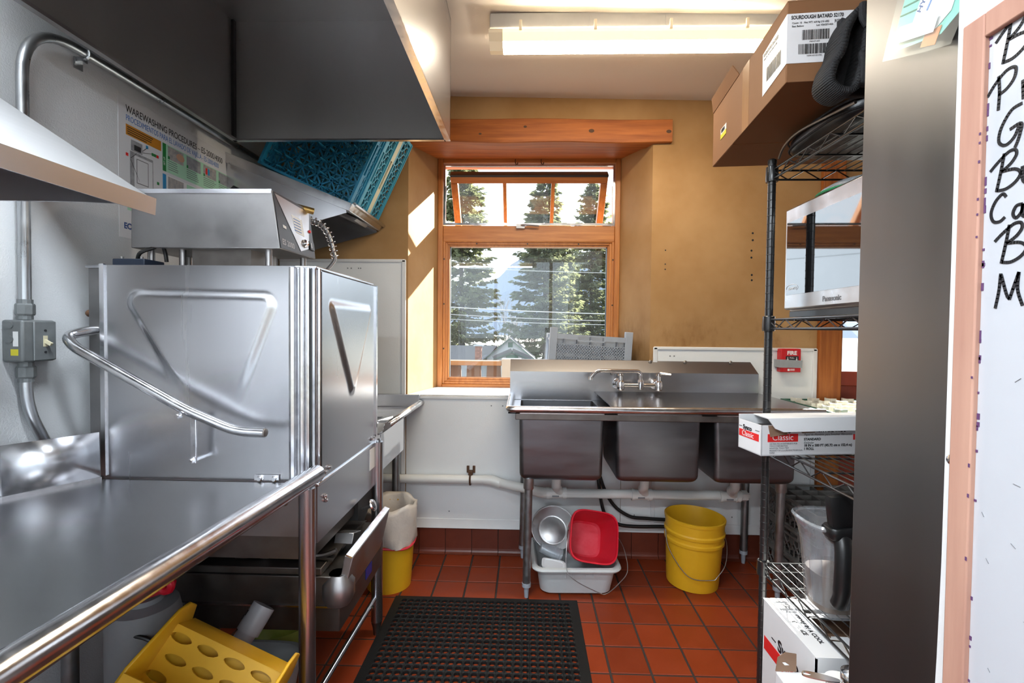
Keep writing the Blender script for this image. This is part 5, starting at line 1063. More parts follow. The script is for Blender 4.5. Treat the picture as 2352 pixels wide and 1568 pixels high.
for z in TZ:
    m = MB()
    i = 0; x = SX0 + .028
    while x < SX1 - .01: m.tube([(x, SY0, z), (x, SY1, z)], .0020, 5, False); x += .0290
    dk_ = m.build('wire_deck', 'black_wire', w_, smooth=True)
    m = MB()
    for y in (SY0 + .15, SY0 + .30, SY0 + .45): m.tube([(SX0, y, z - .004), (SX1, y, z - .004)], .003, 6)
    m.build('cross_rod', 'black_wire', dk_, smooth=True)
    m = MB()
    def truss(p, q):
        p = Vector(p); q = Vector(q); L_ = (q - p).length; n = int(L_ / .05); dz = Vector((0, 0, -.030))
        m.tube([p, q], .0034, 8); m.tube([p + dz, q + dz], .0034, 8); zz = []
        for k in range(n + 1): zz.append(p.lerp(q, k / n) + (dz if k % 2 else Vector((0, 0, 0))))
        m.tube(zz, .0022, 5)
    truss((SX0, SY0, z), (SX0, SY1, z)); truss((SX1, SY0, z), (SX1, SY1, z)); truss((SX0, SY0, z), (SX1, SY0, z)); truss((SX0, SY1, z), (SX1, SY1, z)); m.build('edge_truss', 'black_wire', w_, smooth=True)
    for x in (SX0, SX1):
        for y in (SY0, SY1): MB().lathe([(.0185, -.038), (.020, -.03), (.0185, .010), (.016, .012)], 14, Matrix.Translation((x, y, z)), True, True).build('corner_collar', 'black_wire', w_, smooth=30)
# ================================================================ on the shelving
# bread carton on top
c = thing('carton', 'large brown cardboard bread carton with white shipping label on top tier', 'box', (.85, 1.5, 1.945), (0, 0, radians(-5)))
CW, CL, CH = .40, .61, .197; c.location = (.632 + .2 * cos(radians(-5)) , 1.205 + .305, 1.946)
CM = Matrix.Translation((.633, 1.205, 1.946)) @ Matrix.Rotation(radians(-5.2), 4, 'Z'); place(c, CM)
def cbx(a, b_, mt, nm, par=None, **k): return MB().box(a, b_).build(nm, mt, par or c, world=False, **k)
cbx((0, 0, 0), (CW, .004, CH), 'card_brown', 'side_wall', bevel=.0015); cbx((0, CL - .004, 0), (CW, CL, CH), 'card_brown', 'side_wall', bevel=.0015)
cbx((0, .004, 0), (.004, CL - .004, CH), 'card_brown', 'side_wall', bevel=.0015); cbx((CW - .004, .004, 0), (CW, CL - .004, CH), 'card_brown', 'side_wall', bevel=.0015)
cbx((.002, .002, .0), (CW - .002, CL * .64, .004), 'card_brown', 'bottom_flap'); cbx((.002, CL * .645, -.001), (CW - .002, CL - .002, .003), 'card_brown', 'bottom_flap')
MB().add([(0, CL * .55, CH), (0, CL, CH), (-.012, CL - .02, CH + .045), (-.012, CL * .60, CH + .045)], [(0, 1, 2, 3)]).build('top_flap', 'card_brown', c, world=False, solid=.003)
cbx((0, 0, CH - .003), (CW, CL * .5, CH), 'card_brown', 'top_flap')
cbx((-.0006, .245, 0), (.0, .30, CH), 'card_inside', 'tape') if False else MB().box((-.0005, .25, 0), (0, .305, CH)).build('tape', mat('packing_tape', (.36, .20, .10), .25, nz=(40, .8, (1, 1, .1), (.44, .26, .14))), c, world=False)
lb = cbx((-.0008, -.0008, .045), (.205, 0, .165), 'paper', 'shipping_label'); MB().add([(-.0008, 0, .045), (-.0008, .145, .035), (-.0008, .148, .150), (-.0008, 0, .165)], [(0, 1, 2, 3)]).build('label_fold', 'paper', lb, world=False, solid=.0006)
FF = lambda x, z: CM @ frame((x, -.0012, z), (1, 0, 0), (0, 0, 1)); LF = lambda y, z: CM @ frame((-.0016, y, z), (0, -1, 0), (0, 0, 1))
text('lettering', 'SOURDOUGH BATARD', .0125, 'ink_black', c, FF(.008, .151), xs=.72, bold=.0003); text('lettering', '52170', .0125, 'ink_black', c, FF(.105, .151), xs=.72, bold=.0003)
text('lettering', 'Count: 10   Net WT: 6.8 Kg (15 LBS)', .0062, 'ink_black', c, FF(.010, .140), xs=.9); text('lettering', 'Best Before:                  Lot: 4360371435', .0062, 'ink_black', c, FF(.010, .132), xs=.9); text('lettering', 'JKSD', .009, 'ink_black', c, FF(.107, .139), xs=.7)
def barcode(M, w__, h_, n, seed):
    R = random.Random(seed); q = MB(); x = 0
    for k in range(n):
        wd = w__ / n * R.choice((.3, .45, .7)); q.box((x, 0, 0), (x + wd, h_, .0004), M); x += w__ / n
    return q.build('barcode', 'ink_black', c)
barcode(FF(.034, .100), .062, .024, 24, 1); barcode(FF(.026, .066), .088, .024, 30, 2); barcode(LF(.118, .062), .088, .036, 24, 3)
text('lettering', '1065371435', .005, 'ink_grey', c, FF(.05, .094)); text('lettering', '10781421321705', .005, 'ink_grey', c, FF(.045, .060))
text('lettering', 'SOURDOUGH BATARD', .0125, 'ink_black', c, LF(.142, .138), xs=.72, bold=.0003); text('lettering', 'Count: 10   Net WT: 6.8 Kg (15 LBS)', .0062, 'ink_black', c, LF(.140, .128), xs=.9)
cbx((-.0009, .455, .062), (0, .515, .098), 'ink_white', 'sticker'); cbx((-.0013, .455, .062), (0, .515, .078), 'yellow_label', 'sticker_band')
barcode(LF(.505, .082), .036, .012, 12, 5)
# black bags
def cushion(nm, lbl, M, sx, sy, sz, mt, e=.55, cat='bag'):
    t = thing(nm, lbl, cat, M.translation)
    def fn(u, v):
        a = 2*pi*u; b_ = pi*(v - .5); f = lambda x: math.copysign(abs(x) ** e, x)
        p_ = Vector((sx * f(cos(b_)) * f(cos(a)), sy * f(cos(b_)) * f(sin(a)), sz * f(sin(b_)))); p_.z += .006 * sin(p_.x * 40) * cos(p_.y * 25); return M @ p_
    MB().grid(fn, 48, 24).build('bag_body', mt, t, smooth='all'); return t
M1 = frame((1.095, 1.372, 1.9045), (1, 0, .0), (0, 1, 0)); t = cushion('insulated_bag', 'flattened black vinyl carrier bag under the bread carton', M1, .30, .200, .032, 'black_vinyl', .45)
for dz, dx in ((-.014, .0), (.010, .002)): MB().tube([M1 @ Vector(((.302 + dx) * math.copysign(abs(cos(a)) ** .45, cos(a)), (.202 + dx) * math.copysign(abs(sin(a)) ** .45, sin(a)), dz)) for a in [2*pi*k/64 for k in range(64)]], .003, 6, closed=True).build('piping', 'black_fabric', t, smooth=True)
MB().tube(curve_pts([(.792, 1.54, 1.880), (.788, 1.50, 1.905), (.787, 1.42, 1.915), (.788, 1.28, 1.90), (.792, 1.19, 1.89)]), .004, 6).build('zip', 'steel_dirty', t, smooth=True)
M2 = frame((.905, 1.122, 1.952), (1, 0, 0), (0, 1, 0)); t = cushion('tote_bag', 'folded black fabric bag with turquoise piping in front of the carton', M2, .165, .030, .066, 'black_fabric', .6)
lp = curve_pts([(.755, 1.10, 2.052), (.722, 1.10, 2.040), (.700, 1.10, 2.000), (.690, 1.10, 1.955), (.674, 1.10, 1.925), (.668, 1.10, 1.890), (.682, 1.10, 1.872), (.705, 1.10, 1.866), (.724, 1.10, 1.878), (.735, 1.10, 1.92), (.742, 1.10, 1.975), (.748, 1.10, 2.02), (.765, 1.10, 2.045)], 6)
m = MB()
for a, b_ in zip(lp[:-1], lp[1:]): m.quad(a + Vector((0, -.020, 0)), b_ + Vector((0, -.020, 0)), b_ + Vector((0, .045, 0)), a + Vector((0, .045, 0)))
m.build('folded_edge', 'black_fabric', t, smooth='all', solid=.014)
m = MB().grid(lambda u, v: Vector((.690 + .30 * u, 1.128 + .006 * sin(u * 9), 1.878 + (.172 - .03 * u) * v)) + Vector((.022 * v, .006 * sin(7 * v + 4 * u), 0)), 16, 12); m.build('folded_cloth', 'black_fabric', t, smooth='all', solid=.014)
m = MB().grid(lambda u, v: Vector((.728 + .22 * u, 1.088 - .010 * sin(pi * v) + .004 * sin(u * 11), 1.876 + .075 * v + .012 * u * v)), 14, 8); m.build('front_fold', 'black_fabric', t, smooth='all', solid=.012)
MB().tube(curve_pts([(.738, 1.068, 1.925), (.775, 1.066, 1.932), (.84, 1.066, 1.94)]), .003, 6).build('turquoise_piping', 'rack_lightblue', t, smooth=True)
MB().tube([(.738 + .014 * cos(a), 1.074, 2.012 + .014 * sin(a)) for a in [2*pi*k/16 for k in range(16)]], .0018, 6, closed=True).build('strap_ring', 'black_wire', t, smooth=True)
MB().tube(curve_pts([(.728, 1.078, 2.05), (.726, 1.074, 2.02), (.735, 1.072, 2.0)]), .008, 8).build('strap', 'black_fabric', t, smooth=True)
for k in range(5):
    dn = (.110, .080, .050, .020, 0)[k]; o_ = (.890 - .587 * dn, 1.026, 1.918 + .81 * dn); mt = ('clear_plastic', 'clear_plastic', 'clear_plastic', 'lid_blue', 'ink_white')[k]
    t = thing('container_lid', ['clear plastic lid, topmost of the leaning pile on the bags', 'clear plastic lid second in the leaning pile on the bags', 'clear plastic lid third in the leaning pile on the bags', 'pale blue plastic lid under the clear ones', 'white plastic lid under the pale blue one'][k], 'lid', o_, group='container lids on the top tier')
    MB().lathe([(.060, 0), (.066, .004), (.068, .010), (.066, .014), (.05, .012)], 32, frame(o_, (.81, 0, .587), (0, 1, 0)), True, True, sup=4, asp=.48).build('lid_body', mt, t, smooth=40)
# microwave
w_ = thing('microwave', 'stainless-fronted microwave oven with black glass door on wire shelf', 'microwave', (1.08, 1.36, 1.375))
MW = Matrix.Translation((.868, 1.635, 1.376)) @ Matrix.Rotation(radians(-.8), 4, 'Z'); place(w_, MW)    # local: -y runs along the front towards the room, +x into the oven
def mbx(a, b_, mt, nm, **k): return MB().box(a, b_).build(nm, mt, w_, world=False, **k)
mbx((.018, -.555, .022), (.44, 0, .365), 'steel_dull', 'case', bevel=.006)
dr = mbx((0, -.43, .030), (.018, .0, .365), 'microwave_steel', 'door', bevel=.006); mbx((0, -.555, .030), (.018, -.432, .365), 'microwave_steel', 'control_panel', bevel=.005)
MB().box((-.0015, -.40, .078), (.0, -.014, .318)).build('door_glass', 'microwave_glass', dr, world=False)
for x in (.05, .40):
    for y in (-.52, -.04): MB().lathe([(.014, 0), (.012, .022)], 12, Matrix.Translation((x, y, 0)), True, True).build('foot', 'black_plastic', w_, world=False)
mbx((.02, -.555, .006), (.43, -.0, .024), 'black_plastic', 'base_plate')
MF = lambda y, z, o=-.0022: MW @ frame((o, y, z), (0, -1, 0), (0, 0, 1))
text('lettering', 'Panasonic', .0215, 'ink_grey', dr, MF(-.215, .046, -.0004), bold=.0006); text('lettering', 'INVERTER', .011, 'ink_white', dr, MF(-.03, .094), shear=.25)
MB().tube([MW @ Vector((-.002, -.052 + .035 * cos(a), .099 + .012 * sin(a))) for a in [k * pi / 10 - .2 for k in range(14)]], .0008, 4).build('logo_arc', 'ink_white', dr)
for k in range(3): MB().lathe([(.012, 0), (.010, .004)], 12, Matrix.Translation((-.001, -.49, .10 + k * .07)) @ Matrix.Rotation(-pi/2, 4, 'Y'), True, True).build('button', 'black_plastic', w_, world=False)
t = thing('salad_lid', 'clear dome lid with green rim lying on the microwave', 'lid', (.98, 1.42, 1.742)); LM = Matrix.Translation((1.0, 1.44, 1.742))
MB().lathe([(.125, .0), (.13, .006), (.118, .018), (.09, .034), (.02, .040)], 40, LM, False, True).build('dome', 'clear_plastic', t, smooth='all'); MB().tube([LM @ Vector((.129 * cos(a), .129 * sin(a), .004)) for a in [2*pi*k/40 for k in range(40)]], .004, 6, closed=True).build('rim', 'mid_green', t, smooth=True)
# foil carton
FMx = Matrix.Translation((.706, 1.436, .9590)) @ Matrix.Rotation(radians(8), 4, 'Z'); f = thing('foil_carton', 'opened white and red foil roll carton sticking out of third tier', 'box', FMx.translation); place(f, FMx)
FL, FD, FH = .47, .117, .092
def fbx(a, b_, mt, nm, **k): return MB().box(a, b_).build(nm, mt, f, world=False, **k)
fbx((0, 0, 0), (FL, .003, FH), 'card_white', 'front_wall'); fbx((0, FD - .003, 0), (FL, FD, FH + .015), 'card_white', 'back_wall'); fbx((0, 0, 0), (.003, FD, FH), 'card_white', 'end_wall'); fbx((FL - .003, 0, 0), (FL, FD, FH), 'card_white', 'end_wall'); fbx((0, 0, 0), (FL, FD, .003), 'card_white', 'base')
fbx((.004, .004, .003), (FL - .004, FD - .004, .05), 'card_inside', 'inner_lining')
MB().lathe([(.038, .02), (.038, .46)], 24, Matrix.Translation((0, FD/2, .048)) @ Matrix.Rotation(pi/2, 4, 'Y'), True, True).build('foil_roll', 'chrome', f, world=False, smooth=30)
m = MB(); m.add([(.05, FD, FH + .014), (FL, FD, FH + .014), (FL, -.012, FH + .026), (.015, -.012, FH + .022)], [(0, 1, 2, 3)]); m.build('lid', 'card_white', f, world=False, solid=.003)
m = MB(); m.add([(.012, -.012, FH + .022), (FL, -.012, FH + .026), (FL, -.022, FH - .012), (.055, -.022, FH - .016), (.030, -.020, FH - .006)], [(0, 1, 2, 3, 4)]); m.build('lid_flap', 'card_white', f, world=False, solid=.003)
m = MB(); m.add([(.020, -.002, FH), (.085, -.002, FH), (.080, -.004, FH - .028), (.050, -.005, FH - .030), (.026, -.004, FH - .034)], [(0, 1, 2, 3, 4)]); m.add([(.10, -.002, FH), (.20, -.002, FH), (.17, -.004, FH - .022), (.13, -.004, FH - .024)], [(0, 1, 2, 3)]); m.build('torn_edge', 'card_inside', f, world=False, solid=.0012)
fbx((.020, -.0006, .042), (.118, 0, .066), 'ink_red', 'red_band'); fbx((-.0006, .012, .040), (0, FD - .004, .062), 'ink_red', 'red_band'); fbx((.30, -.0006, .045), (.40, 0, .062), 'ink_red', 'red_band')
QF = lambda x, z: FMx @ frame((x, -.0009, z), (1, 0, 0), (0, 0, 1)); QE = lambda y, z: FMx @ frame((-.0009, y, z), (0, -1, 0), (0, 0, 1))
text('lettering', 'Sysco', .022, 'ink_black', f, QF(.045, .069), bold=.0008); text('lettering', 'Classic', .026, 'ink_white', f, QF(.034, .047), xs=.95)
text('lettering', 'Sysco', .020, 'ink_black', f, QE(.092, .065), bold=.0007); text('lettering', 'Classic', .023, 'ink_white', f, QE(.097, .044), xs=.95)
for y0, y1 in ((.098, .113), (.010, .030)): MB().box((-.0009, y0, .071), (0, y1, .0725)).build('rule', 'ink_black', f, world=False)
text('lettering', 'ALUMINUM FOIL WRAP', .017, 'ink_black', f, QF(.130, .070), xs=.82, bold=.0005); text('lettering', 'Papel de Aluminio para Envolver Alimentos', .0095, 'ink_grey', f, QF(.137, .060), shear=.2, xs=.95)
text('lettering', 'STANDARD', .0105, 'ink_black', f, QF(.137, .0455), bold=.0003); text('lettering', 'Estándar', .0095, 'ink_grey', f, QF(.137, .0355), shear=.2); text('lettering', '18 IN x 500 FT (45.72 cm x 152.4 m)', .0105, 'ink_black', f, QF(.137, .0265), bold=.0003); text('lettering', '1 ROLL', .0105, 'ink_black', f, QF(.137, .0165), bold=.0003)
for k, s_t in enumerate(('DISTRIBUTED BY/DISTRIBUIDO POR', 'SYSCO CORPORATION', 'HOUSTON, TEXAS 77077', 'PRODUCT OF U.S.A./PRODUCTO DE E.U.A.', 'F53963')): text('lettering', s_t, .0066, 'ink_grey', f, QF(.026, .0345 - k * .0068), xs=.85)
text('lettering', 'Sysco', .014, 'ink_blue', f, QF(.318, .066), bold=.0004); text('lettering', 'Classic', .017, 'ink_white', f, QF(.312, .048))
m = MB(); m.tube([FMx @ Vector((.325 + .009 * cos(a), -.001, .024 + .018 * sin(a) * (1 if sin(a) < 0 else 1.1))) for a in [2*pi*k/20 for k in range(20)]], .0007, 4, closed=True); m.build('hand_symbol', 'ink_grey', f)
# blender jar
b = thing('blender_jar', 'clear blender jar with black handle and lid on the lowest tier', 'blender jar', (.853, 1.33, .558)); BM = Matrix.Translation((.858, 1.335, .5595))
MB().lathe([(.052, .004), (.056, 0), (.058, .03), (.072, .19), (.080, .225), (.084, .232), (.084, .25), (.080, .25), (.077, .232), (.068, .19), (.053, .03), (.04, .012)], 40, BM, True, True, sup=3.0).build('jar_body', 'jar_plastic', b, smooth=40)
for a in (pi*1.12, pi*1.5, 0.3): MB().lathe([(.014, 0), (.017, .05), (.019, .12), (.010, .15)], 12, BM @ Matrix.Rotation(a, 4, 'Z') @ Matrix.Translation((.054, 0, .03)) @ Matrix.Rotation(radians(5), 4, 'Y') @ Matrix.Diagonal((.45, 1, 1, 1)), True, True).build('jar_rib', 'jar_plastic', b, smooth=True)
MB().lathe([(.049, .012), (.052, .05), (.058, .11), (.001, .112)], 32, BM, False, True, sup=3.0).build('residue', mat('residue', (.30, .19, .10), .6, nz=(20, .8, (1, 1, .3), (.10, .05, .03))), b, smooth=40)
MB().lathe([(.028, 0), (.033, .008), (.033, .07), (.029, .084), (.015, .088)], 20, frame((.830, 1.252, .825), (.99, 0, .13), (0, 1, 0)) @ Matrix.Diagonal((1, .5, 1, 1)), True, True, sup=5).build('lid_flap', 'black_plastic', b, smooth=40)
MB().lathe([(.033, 0), (.036, .004), (.036, .026), (.033, .030)], 20, frame((.829, 1.258, .797), (.99, 0, .12), (0, 1, 0)) @ Matrix.Diagonal((1, .8, 1, 1)), True, True, sup=5).build('handle_collar', 'black_plastic', b, smooth=40)
MB().tube(curve_pts([(.828, 1.27, .80), (.822, 1.238, .785), (.816, 1.225, .73), (.813, 1.225, .66), (.812, 1.238, .625)]), [.032, .031, .029, .027, .025, .023] + [.020] * 12 + [.018] * 6 + [.016], 14).build('handle', 'black_plastic', b, smooth=True)
MB().lathe([(.090, .246), (.092, .252), (.088, .258)], 40, BM, False, False, sup=3.0).build('jar_rim', 'clear_plastic', b, smooth=True)
# utensils by the jar
def spoon(nm, lbl, p0, p1, w__, grp=None):
    t = thing(nm, lbl, 'utensil', p0, group=grp); p0 = Vector(p0); p1 = Vector(p1); dr_ = (p1 - p0).normalized(); sd = dr_.cross(Vector((0, 0, 1))).normalized()
    K = 24; ot = []; it = []
    L_ = (p1 - p0).length
    for k in range(K):
        a = 2*pi*k/K; u = .5 - .5 * cos(a); wv = w__ * (1 - .35 * u) * math.copysign(abs(sin(a)) ** .6, sin(a)); ot.append(p0 + dr_ * (L_ * u) + sd * wv); it.append(p0 + dr_ * (L_ * (.05 + .20 * u)) + sd * wv * .45)
    q = MB(); q.add(ot + it, [(k, (k+1) % K, K + (k+1) % K, K + k) for k in range(K)]); q.build('handle', 'bright_steel', t, solid=.0025)
    MB().lathe([(.030, .02), (.030, 0), (.026, -.015), (.01, -.02)], 20, Matrix.Translation(p1 + dr_ * .03 + Vector((0, 0, .004))), False, True).build('cup', 'bright_steel', t, smooth='all', solid=.0015); return t
spoon('measuring_scoop', 'steel measuring scoop with slotted handle beside the blender jar', (.835, 1.165, .567), (.95, 1.06, .581), .011)
spoon('measuring_scoop', 'steel measuring scoop lying behind the slotted one', (.92, 1.215, .570), (1.04, 1.14, .583), .010)
# white cartons under the lowest tier
g = thing('carton', 'tall white carton with red stripe open under the wire shelving', 'box', (.95, 1.3, 0)); GX0, GX1, GY0, GY1, GH = .735, 1.16, 1.195, 1.462, .512
for a, b_ in (((GX0, GY0, 0), (GX0 + .004, GY1, GH)), ((GX1 - .004, GY0, 0), (GX1, GY1, GH)), ((GX0, GY0, 0), (GX1, GY0 + .004, GH)), ((GX0, GY1 - .004, 0), (GX1, GY1, GH))): MB().box(a, b_).build('side_wall', 'card_white', g)
MB().box((GX0, GY0, .0), (GX1, GY1, .004)).build('base', 'card_white', g); MB().box((GX0 + .004, GY0 + .004, GH - .06), (GX1 - .004, GY1 - .004, GH - .055)).build('inner_board', 'card_inside', g)
MB().box((GX0, GY0, GH), (GX0 + .085, GY1, GH + .003)).build('top_flap', 'card_white', g); MB().box((GX0 + .085, GY1 - .055, GH), (GX1, GY1, GH + .003)).build('top_flap', 'card_white', g)
MB().add([(GX0 + .085, GY1 - .075, GH), (GX1, GY1 - .075, GH), (GX1, GY1 - .105, GH + .006), (GX0 + .10, GY1 - .10, GH + .004)], [(0, 1, 2, 3)]).build('top_flap', 'card_white', g, solid=.003)
MB().add([(GX0 + .03, GY0, GH), (GX1, GY0, GH), (GX1, GY0 + .07, GH + .004), (GX0 + .09, GY0 + .085, GH + .003)], [(0, 1, 2, 3)]).build('top_flap', 'card_white', g, solid=.003)
MB().box((GX0 - .0006, GY0 + .02, GH - .145), (GX0, GY1 - .012, GH - .105)).build('red_band', 'ink_red', g)
EF = lambda y, z: frame((GX0 - .001, y, z), (0, -1, 0), (0, 0, 1))
text('lettering', 'Sysco', .046, 'ink_black', g, EF(GY1 - .090, GH - .098), bold=.0015); text('lettering', 'Classic', .052, 'ink_white', g, EF(GY1 - .10, GH - .138)); MB().box((GX0 - .001, GY1 - .078, GH - .086), (GX0, GY1 - .055, GH - .083)).build('rule', 'ink_black', g)
TF = lambda x, y: frame((x, y, GH + .0034), (0, -1, 0), (1, 0, 0))
text('lettering', 'STORE IN A COOL', .017, 'ink_black', g, TF(GX0 + .044, GY1 - .085), bold=.0005, xs=.9); text('lettering', 'DRY PLACE', .017, 'ink_black', g, TF(GX0 + .022, GY1 - .10), bold=.0005, xs=.9)
m = MB(); x0, x1, y0, y1, zz = GX0 + .022, GX0 + .066, GY1 - .072, GY1 - .022, GH + .0036
for a, b_ in (((x0, y0), (x1, y0)), ((x1, y0), (x1, y1)), ((x1, y1), (x0, y1)), ((x0, y1), (x0, y0))): m.bar((*a, zz), (*b_, zz), .0025, .001)
m.build('stamp_frame', 'ink_grey', g); text('lettering', 'Cal', .024, 'ink_grey', g, TF(x0 + .020, y1 - .006), bold=.0006)
for k in range(4): MB().box((x0 + .004 + k * .0035, y0 + .005, zz - .0002), (x0 + .0055 + k * .0035, y1 - .006, zz + .0002)).build('stamp_line', 'ink_grey', g)
g2 = thing('carton', 'small white carton with torn brown flap in front of the tall one', 'box', (.76, 1.1, 0)); hx0, hx1, hy0, hy1, hz = .625, .775, 1.03, 1.175, .492
MB().box((hx0, hy0, 0), (hx1, hy1, hz)).build('carton_body', 'card_white', g2, bevel=.003)
MB().add([(hx0, hy1, hz), (hx0 + .05, hy1, hz), (hx0 + .055, hy1 + .010, hz + .038), (hx0 + .030, hy1 + .012, hz + .040), (hx0 + .010, hy1 + .010, hz + .028)], [(0, 1, 2, 3, 4)]).build('torn_flap', 'card_inside', g2, solid=.003)
MB().add([(hx0 + .012, hy1 + .004, hz + .012), (hx0 + .046, hy1 + .004, hz + .014), (hx0 + .048, hy1 + .006, hz + .020), (hx0 + .014, hy1 + .006, hz + .018)], [(0, 1, 2, 3)]).build('torn_paper', 'card_white', g2, solid=.002)
MB().box((hx0 + .02, hy0 - .0006, hz - .12), (hx0 + .023, hy0, hz - .03)).build('green_rule', 'mid_green', g2)
for k in range(3): MB().bar((hx0 + .03 + k * .02, hy0 + .07, hz + .0004), (hx0 + .05 + k * .02, hy0 + .09, hz + .0004), .006, .001).build('smudge', 'ink_grey', g2)
t = thing('plastic_cup', 'white round container on the small white carton', 'cup', (.735, 1.10, hz)); MB().lathe([(.030, 0), (.034, .03), (.036, .032), (.036, .036), (.012, .037)], 28, Matrix.Translation((.735, 1.095, hz + .001)), True, True).build('cup_body', 'ink_white', t, smooth=40)
spoon('measuring_scoop', 'tarnished steel scoop handle resting on the white round container', (.650, 1.110, hz + .044), (.712, 1.068, hz + .057), .014)
# ================================================================ refrigerator and whiteboard
r = thing('refrigerator', 'tall brushed steel refrigerator beside the wire shelving', 'refrigerator', (1.0, .5, 0))
MB().box((.620, .02, .04), (1.38, .910, 2.10)).build('cabinet', 'steel_fridge', r, bevel=.003)
MB().box((1.382, .03, .12), (1.42, .90, 2.08)).build('door', 'steel_fridge', r, bevel=.004); MB().tube(bend([(1.42, .15, 1.0), (1.47, .15, 1.02), (1.47, .15, 1.38), (1.42, .15, 1.40)], .03), .010, 10).build('handle', 'chrome', r, smooth=True)
for x in (.68, 1.32):
    for y in (.08, .85): MB().lathe([(.02, 0), (.02, .04)], 12, Matrix.Translation((x, y, 0)), True, True).build('foot', 'black_plastic', r)
p = thing('wall_board', 'white hardboard panel fixed to the refrigerator side', 'panel', (.61, .35, .6))
m = MB(); rg = []
for k in range(13):
    z = .45 + k * 1.65 / 12; yy = .690 + .045 * max(0, (1.05 - z)) ** 1.6; rg.append([Vector((.597, -.25, z)), Vector((.597, yy, z)), Vector((.6175, yy, z)), Vector((.6175, -.25, z))])
m.loft(rg, True, True); m.build('board', 'panel_white', p)
m = MB(); R = random.Random(3)
for k in range(120):
    z = .5 + k * .0132; yy = .690 + .045 * max(0, (1.05 - z)) ** 1.6; m.bar((.600 + R.uniform(0, .012), yy, z), (.600 + R.uniform(0, .012), yy + R.uniform(.0005, .0025), z + R.uniform(-.004, .004)), .0012)
m.build('frayed_edge', 'rack_white', p)
MB().lathe([(.008, 0), (.009, .001), (.0065, .005), (.002, .0065)], 14, Matrix.Translation((.597, .676, 1.155)) @ Matrix.Rotation(-pi/2, 4, 'Y'), True, True).build('screw', 'chrome', p, smooth=30)
b = thing('whiteboard', 'wood-framed whiteboard with black handwritten list', 'whiteboard', (.585, .3, .9))
WY1, WZ1, WZ0, WY0 = .661, 1.738, .62, -.20
MB().box((.584, WY0, WZ0), (.5965, WY1 - .02, WZ1 - .02)).build('writing_surface', 'whiteboard', b)
for a, b_ in (((.577, WY1 - .031, WZ0), (.5965, WY1, WZ1)), ((.577, WY0, WZ1 - .031), (.5965, WY1 - .031, WZ1)), ((.577, WY0, WZ0), (.5965, WY1 - .031, WZ0 + .031)), ((.577, WY0 - .02, WZ0), (.5965, WY0, WZ1))): MB().box(a, b_).build('frame_strip', 'wood_pale', b, bevel=.002)
m = MB(); R = random.Random(9)
for k in range(34): z = R.uniform(WZ0 + .1, WZ1 - .03); m.box((.5832, WY1 - .0330 - R.uniform(0, .002), z), (.584, WY1 - .0312, z + R.uniform(.002, .012)))
for k in range(10): z = R.uniform(1.0, 1.68); m.box((.5766, WY1 - .031, z), (.577, WY1 - .0285, z + R.uniform(.002, .005)))
m.build('ink_smudge', 'ink_purple', b, kind='stuff')
m = MB()
for k in range(12): y, z = R.uniform(.55, .62), R.uniform(.8, 1.3); m.bar((.5838, y, z), (.5838, y - R.uniform(.003, .01), z + R.uniform(-.006, .006)), .0012, .0004)
m.build('stray_mark', 'ink_grey', b, kind='stuff')
# handwriting: strokes in (right, up) with unit letter height
G_ = {'B': [[(.30, 1), (.22, .55), (.10, 0)], [(-.12, .62), (.1, .80), (.42, 1.0), (.62, 1.0), (.66, .85), (.50, .66), (.24, .52)], [(.24, .52), (.62, .48), (.80, .32), (.66, .12), (.38, .0), (.12, .02)]],
      'P': [[(.12, .95), (.16, .5), (.14, 0)], [(-.22, .52), (.02, .78), (.36, 1.0), (.62, .96), (.60, .70), (.40, .50), (.14, .42)]],
      'r': [[(0, .5), (.03, 0)], [(.03, .28), (.14, .46), (.28, .46)]], 'o': [[(.22, .5), (.04, .36), (.04, .1), (.2, 0), (.36, .14), (.34, .38), (.22, .5)]],
      'G': [[(.66, .98), (.36, .92), (.08, .56), (.02, .2), (.22, .04), (.46, .16), (.60, .42)], [(.34, .42), (.66, .46), (.60, .1), (.50, -.12)]],
      'u': [[(0, .48), (.02, .12), (.16, 0), (.30, .14), (.34, .48)], [(.34, .48), (.38, 0)]], 'C': [[(.58, .86), (.44, 1.0), (.16, .78), (0, .40), (.10, .08), (.36, .02), (.56, .14)]],
      'a': [[(.36, .46), (.14, .44), (.02, .2), (.14, .02), (.34, .2), (.38, .46)], [(.38, .46), (.36, .1), (.46, 0)]], 'n': [[(0, .46), (.03, 0)], [(.03, .24), (.20, .46), (.32, .38), (.34, 0)]],
      'M': [[(.10, 1.0), (.06, .5), (-.04, 0)], [(.12, .96), (.30, .40), (.40, .24)], [(.40, .24), (.66, .98)], [(.66, .98), (.64, .5), (.80, .04)]], "'": [[(0, 1), (.04, .88)]]}
rows = [('B', 1.664, .049), ('Pr', 1.609, .044), ('Go', 1.560, .045), ('Bu', 1.508, .044), ('Ca', 1.469, .034), ('Bu', 1.418, .045), ('M', 1.363, .042)]
y_start = (.616, .621, .614, .618, .620, .609, .609)
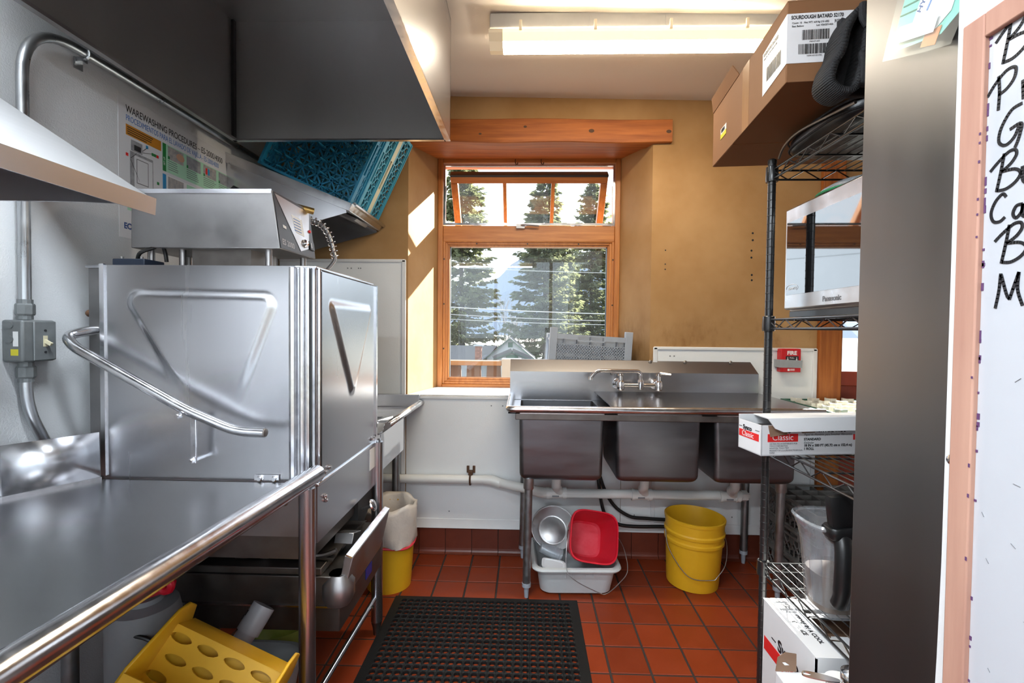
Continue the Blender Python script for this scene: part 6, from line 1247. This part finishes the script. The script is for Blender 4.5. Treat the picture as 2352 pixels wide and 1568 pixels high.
for (word, z, hh), ys_ in zip(rows, y_start):
    y = ys_
    for ch_ in word:
        m = MB()
        for stk in G_[ch_]:
            P_ = curve_pts([(.5834, y - a * hh * .92, z + b_ * hh) for a, b_ in stk], 5)
            for a, b_ in zip(P_[:-1], P_[1:]): m.bar(a - (b_ - a) * .12, b_ + (b_ - a) * .12, .0036, .0006, (1, 0, 0))
        m.build('handwriting', 'ink_black', b)
        y -= hh * (.78 if ch_ in 'BPGCM' else .45)
# test-paper packet in a plastic bag hanging over the panel edge
k_ = thing('test_paper_packet', 'teal test-strip card in a clear plastic bag hung on steel', 'packet', (.612, .76, 1.72))
PMx = frame((.6115, .838, 1.800), (-.01, -.138, -.030), (.004, -.030, .138)); 
def pq(pts, z, mt, nm, sol=.0005): return MB().add([PMx @ Vector((a, b_, z)) for a, b_ in pts], [tuple(range(len(pts)))]).build(nm, mt, k_, solid=sol)
pq([(.004, .004), (.118, -.006), (.150, .015), (.150, .20), (.030, .20)], .001, 'teal_card', 'card')
pq([(-.006, -.006), (.10, -.024), (.150, -.03), (.160, .0), (.16, .21), (.015, .21)], .006, 'bag_plastic', 'plastic_bag', .0004)
pq([(.045, .020), (.060, .075), (.085, .110), (.12, .105), (.14, .07), (.13, .02), (.10, .002)], .0022, 'ink_white', 'label_oval')
pq([(.022, .012), (.108, .0), (.112, .022), (.026, .036)], .0062, 'ink_white', 'dispenser')
pq([(.080, -.012), (.112, -.018), (.118, .006), (.085, .004)], .0026, 'ink_orange', 'colour_patch')
for q, mt in ((.040, 'olive'), (.066, 'mid_green'), (.092, 'dark_green')): pq([(.112, q), (.132, q - .004), (.134, q + .016), (.116, q + .018)], .003, mt, 'colour_patch')
text('lettering', 'HYDRION', .0135, 'ink_navy', k_, PMx @ Matrix.Translation((.062, .042, .0026)) @ Matrix.Rotation(radians(62), 4, 'Z'), bold=.0003)
pq([(.076, .040), (.079, .039), (.103, .094), (.100, .095)], .0028, 'ink_blue', 'rule')
for q in range(9): pq([(.012 + q * .004, .055 + q * .012), (.055 + q * .003, .050 + q * .013), (.055 + q * .003, .052 + q * .013), (.012 + q * .004, .057 + q * .012)], .0018, 'dark_green', 'fine_print')
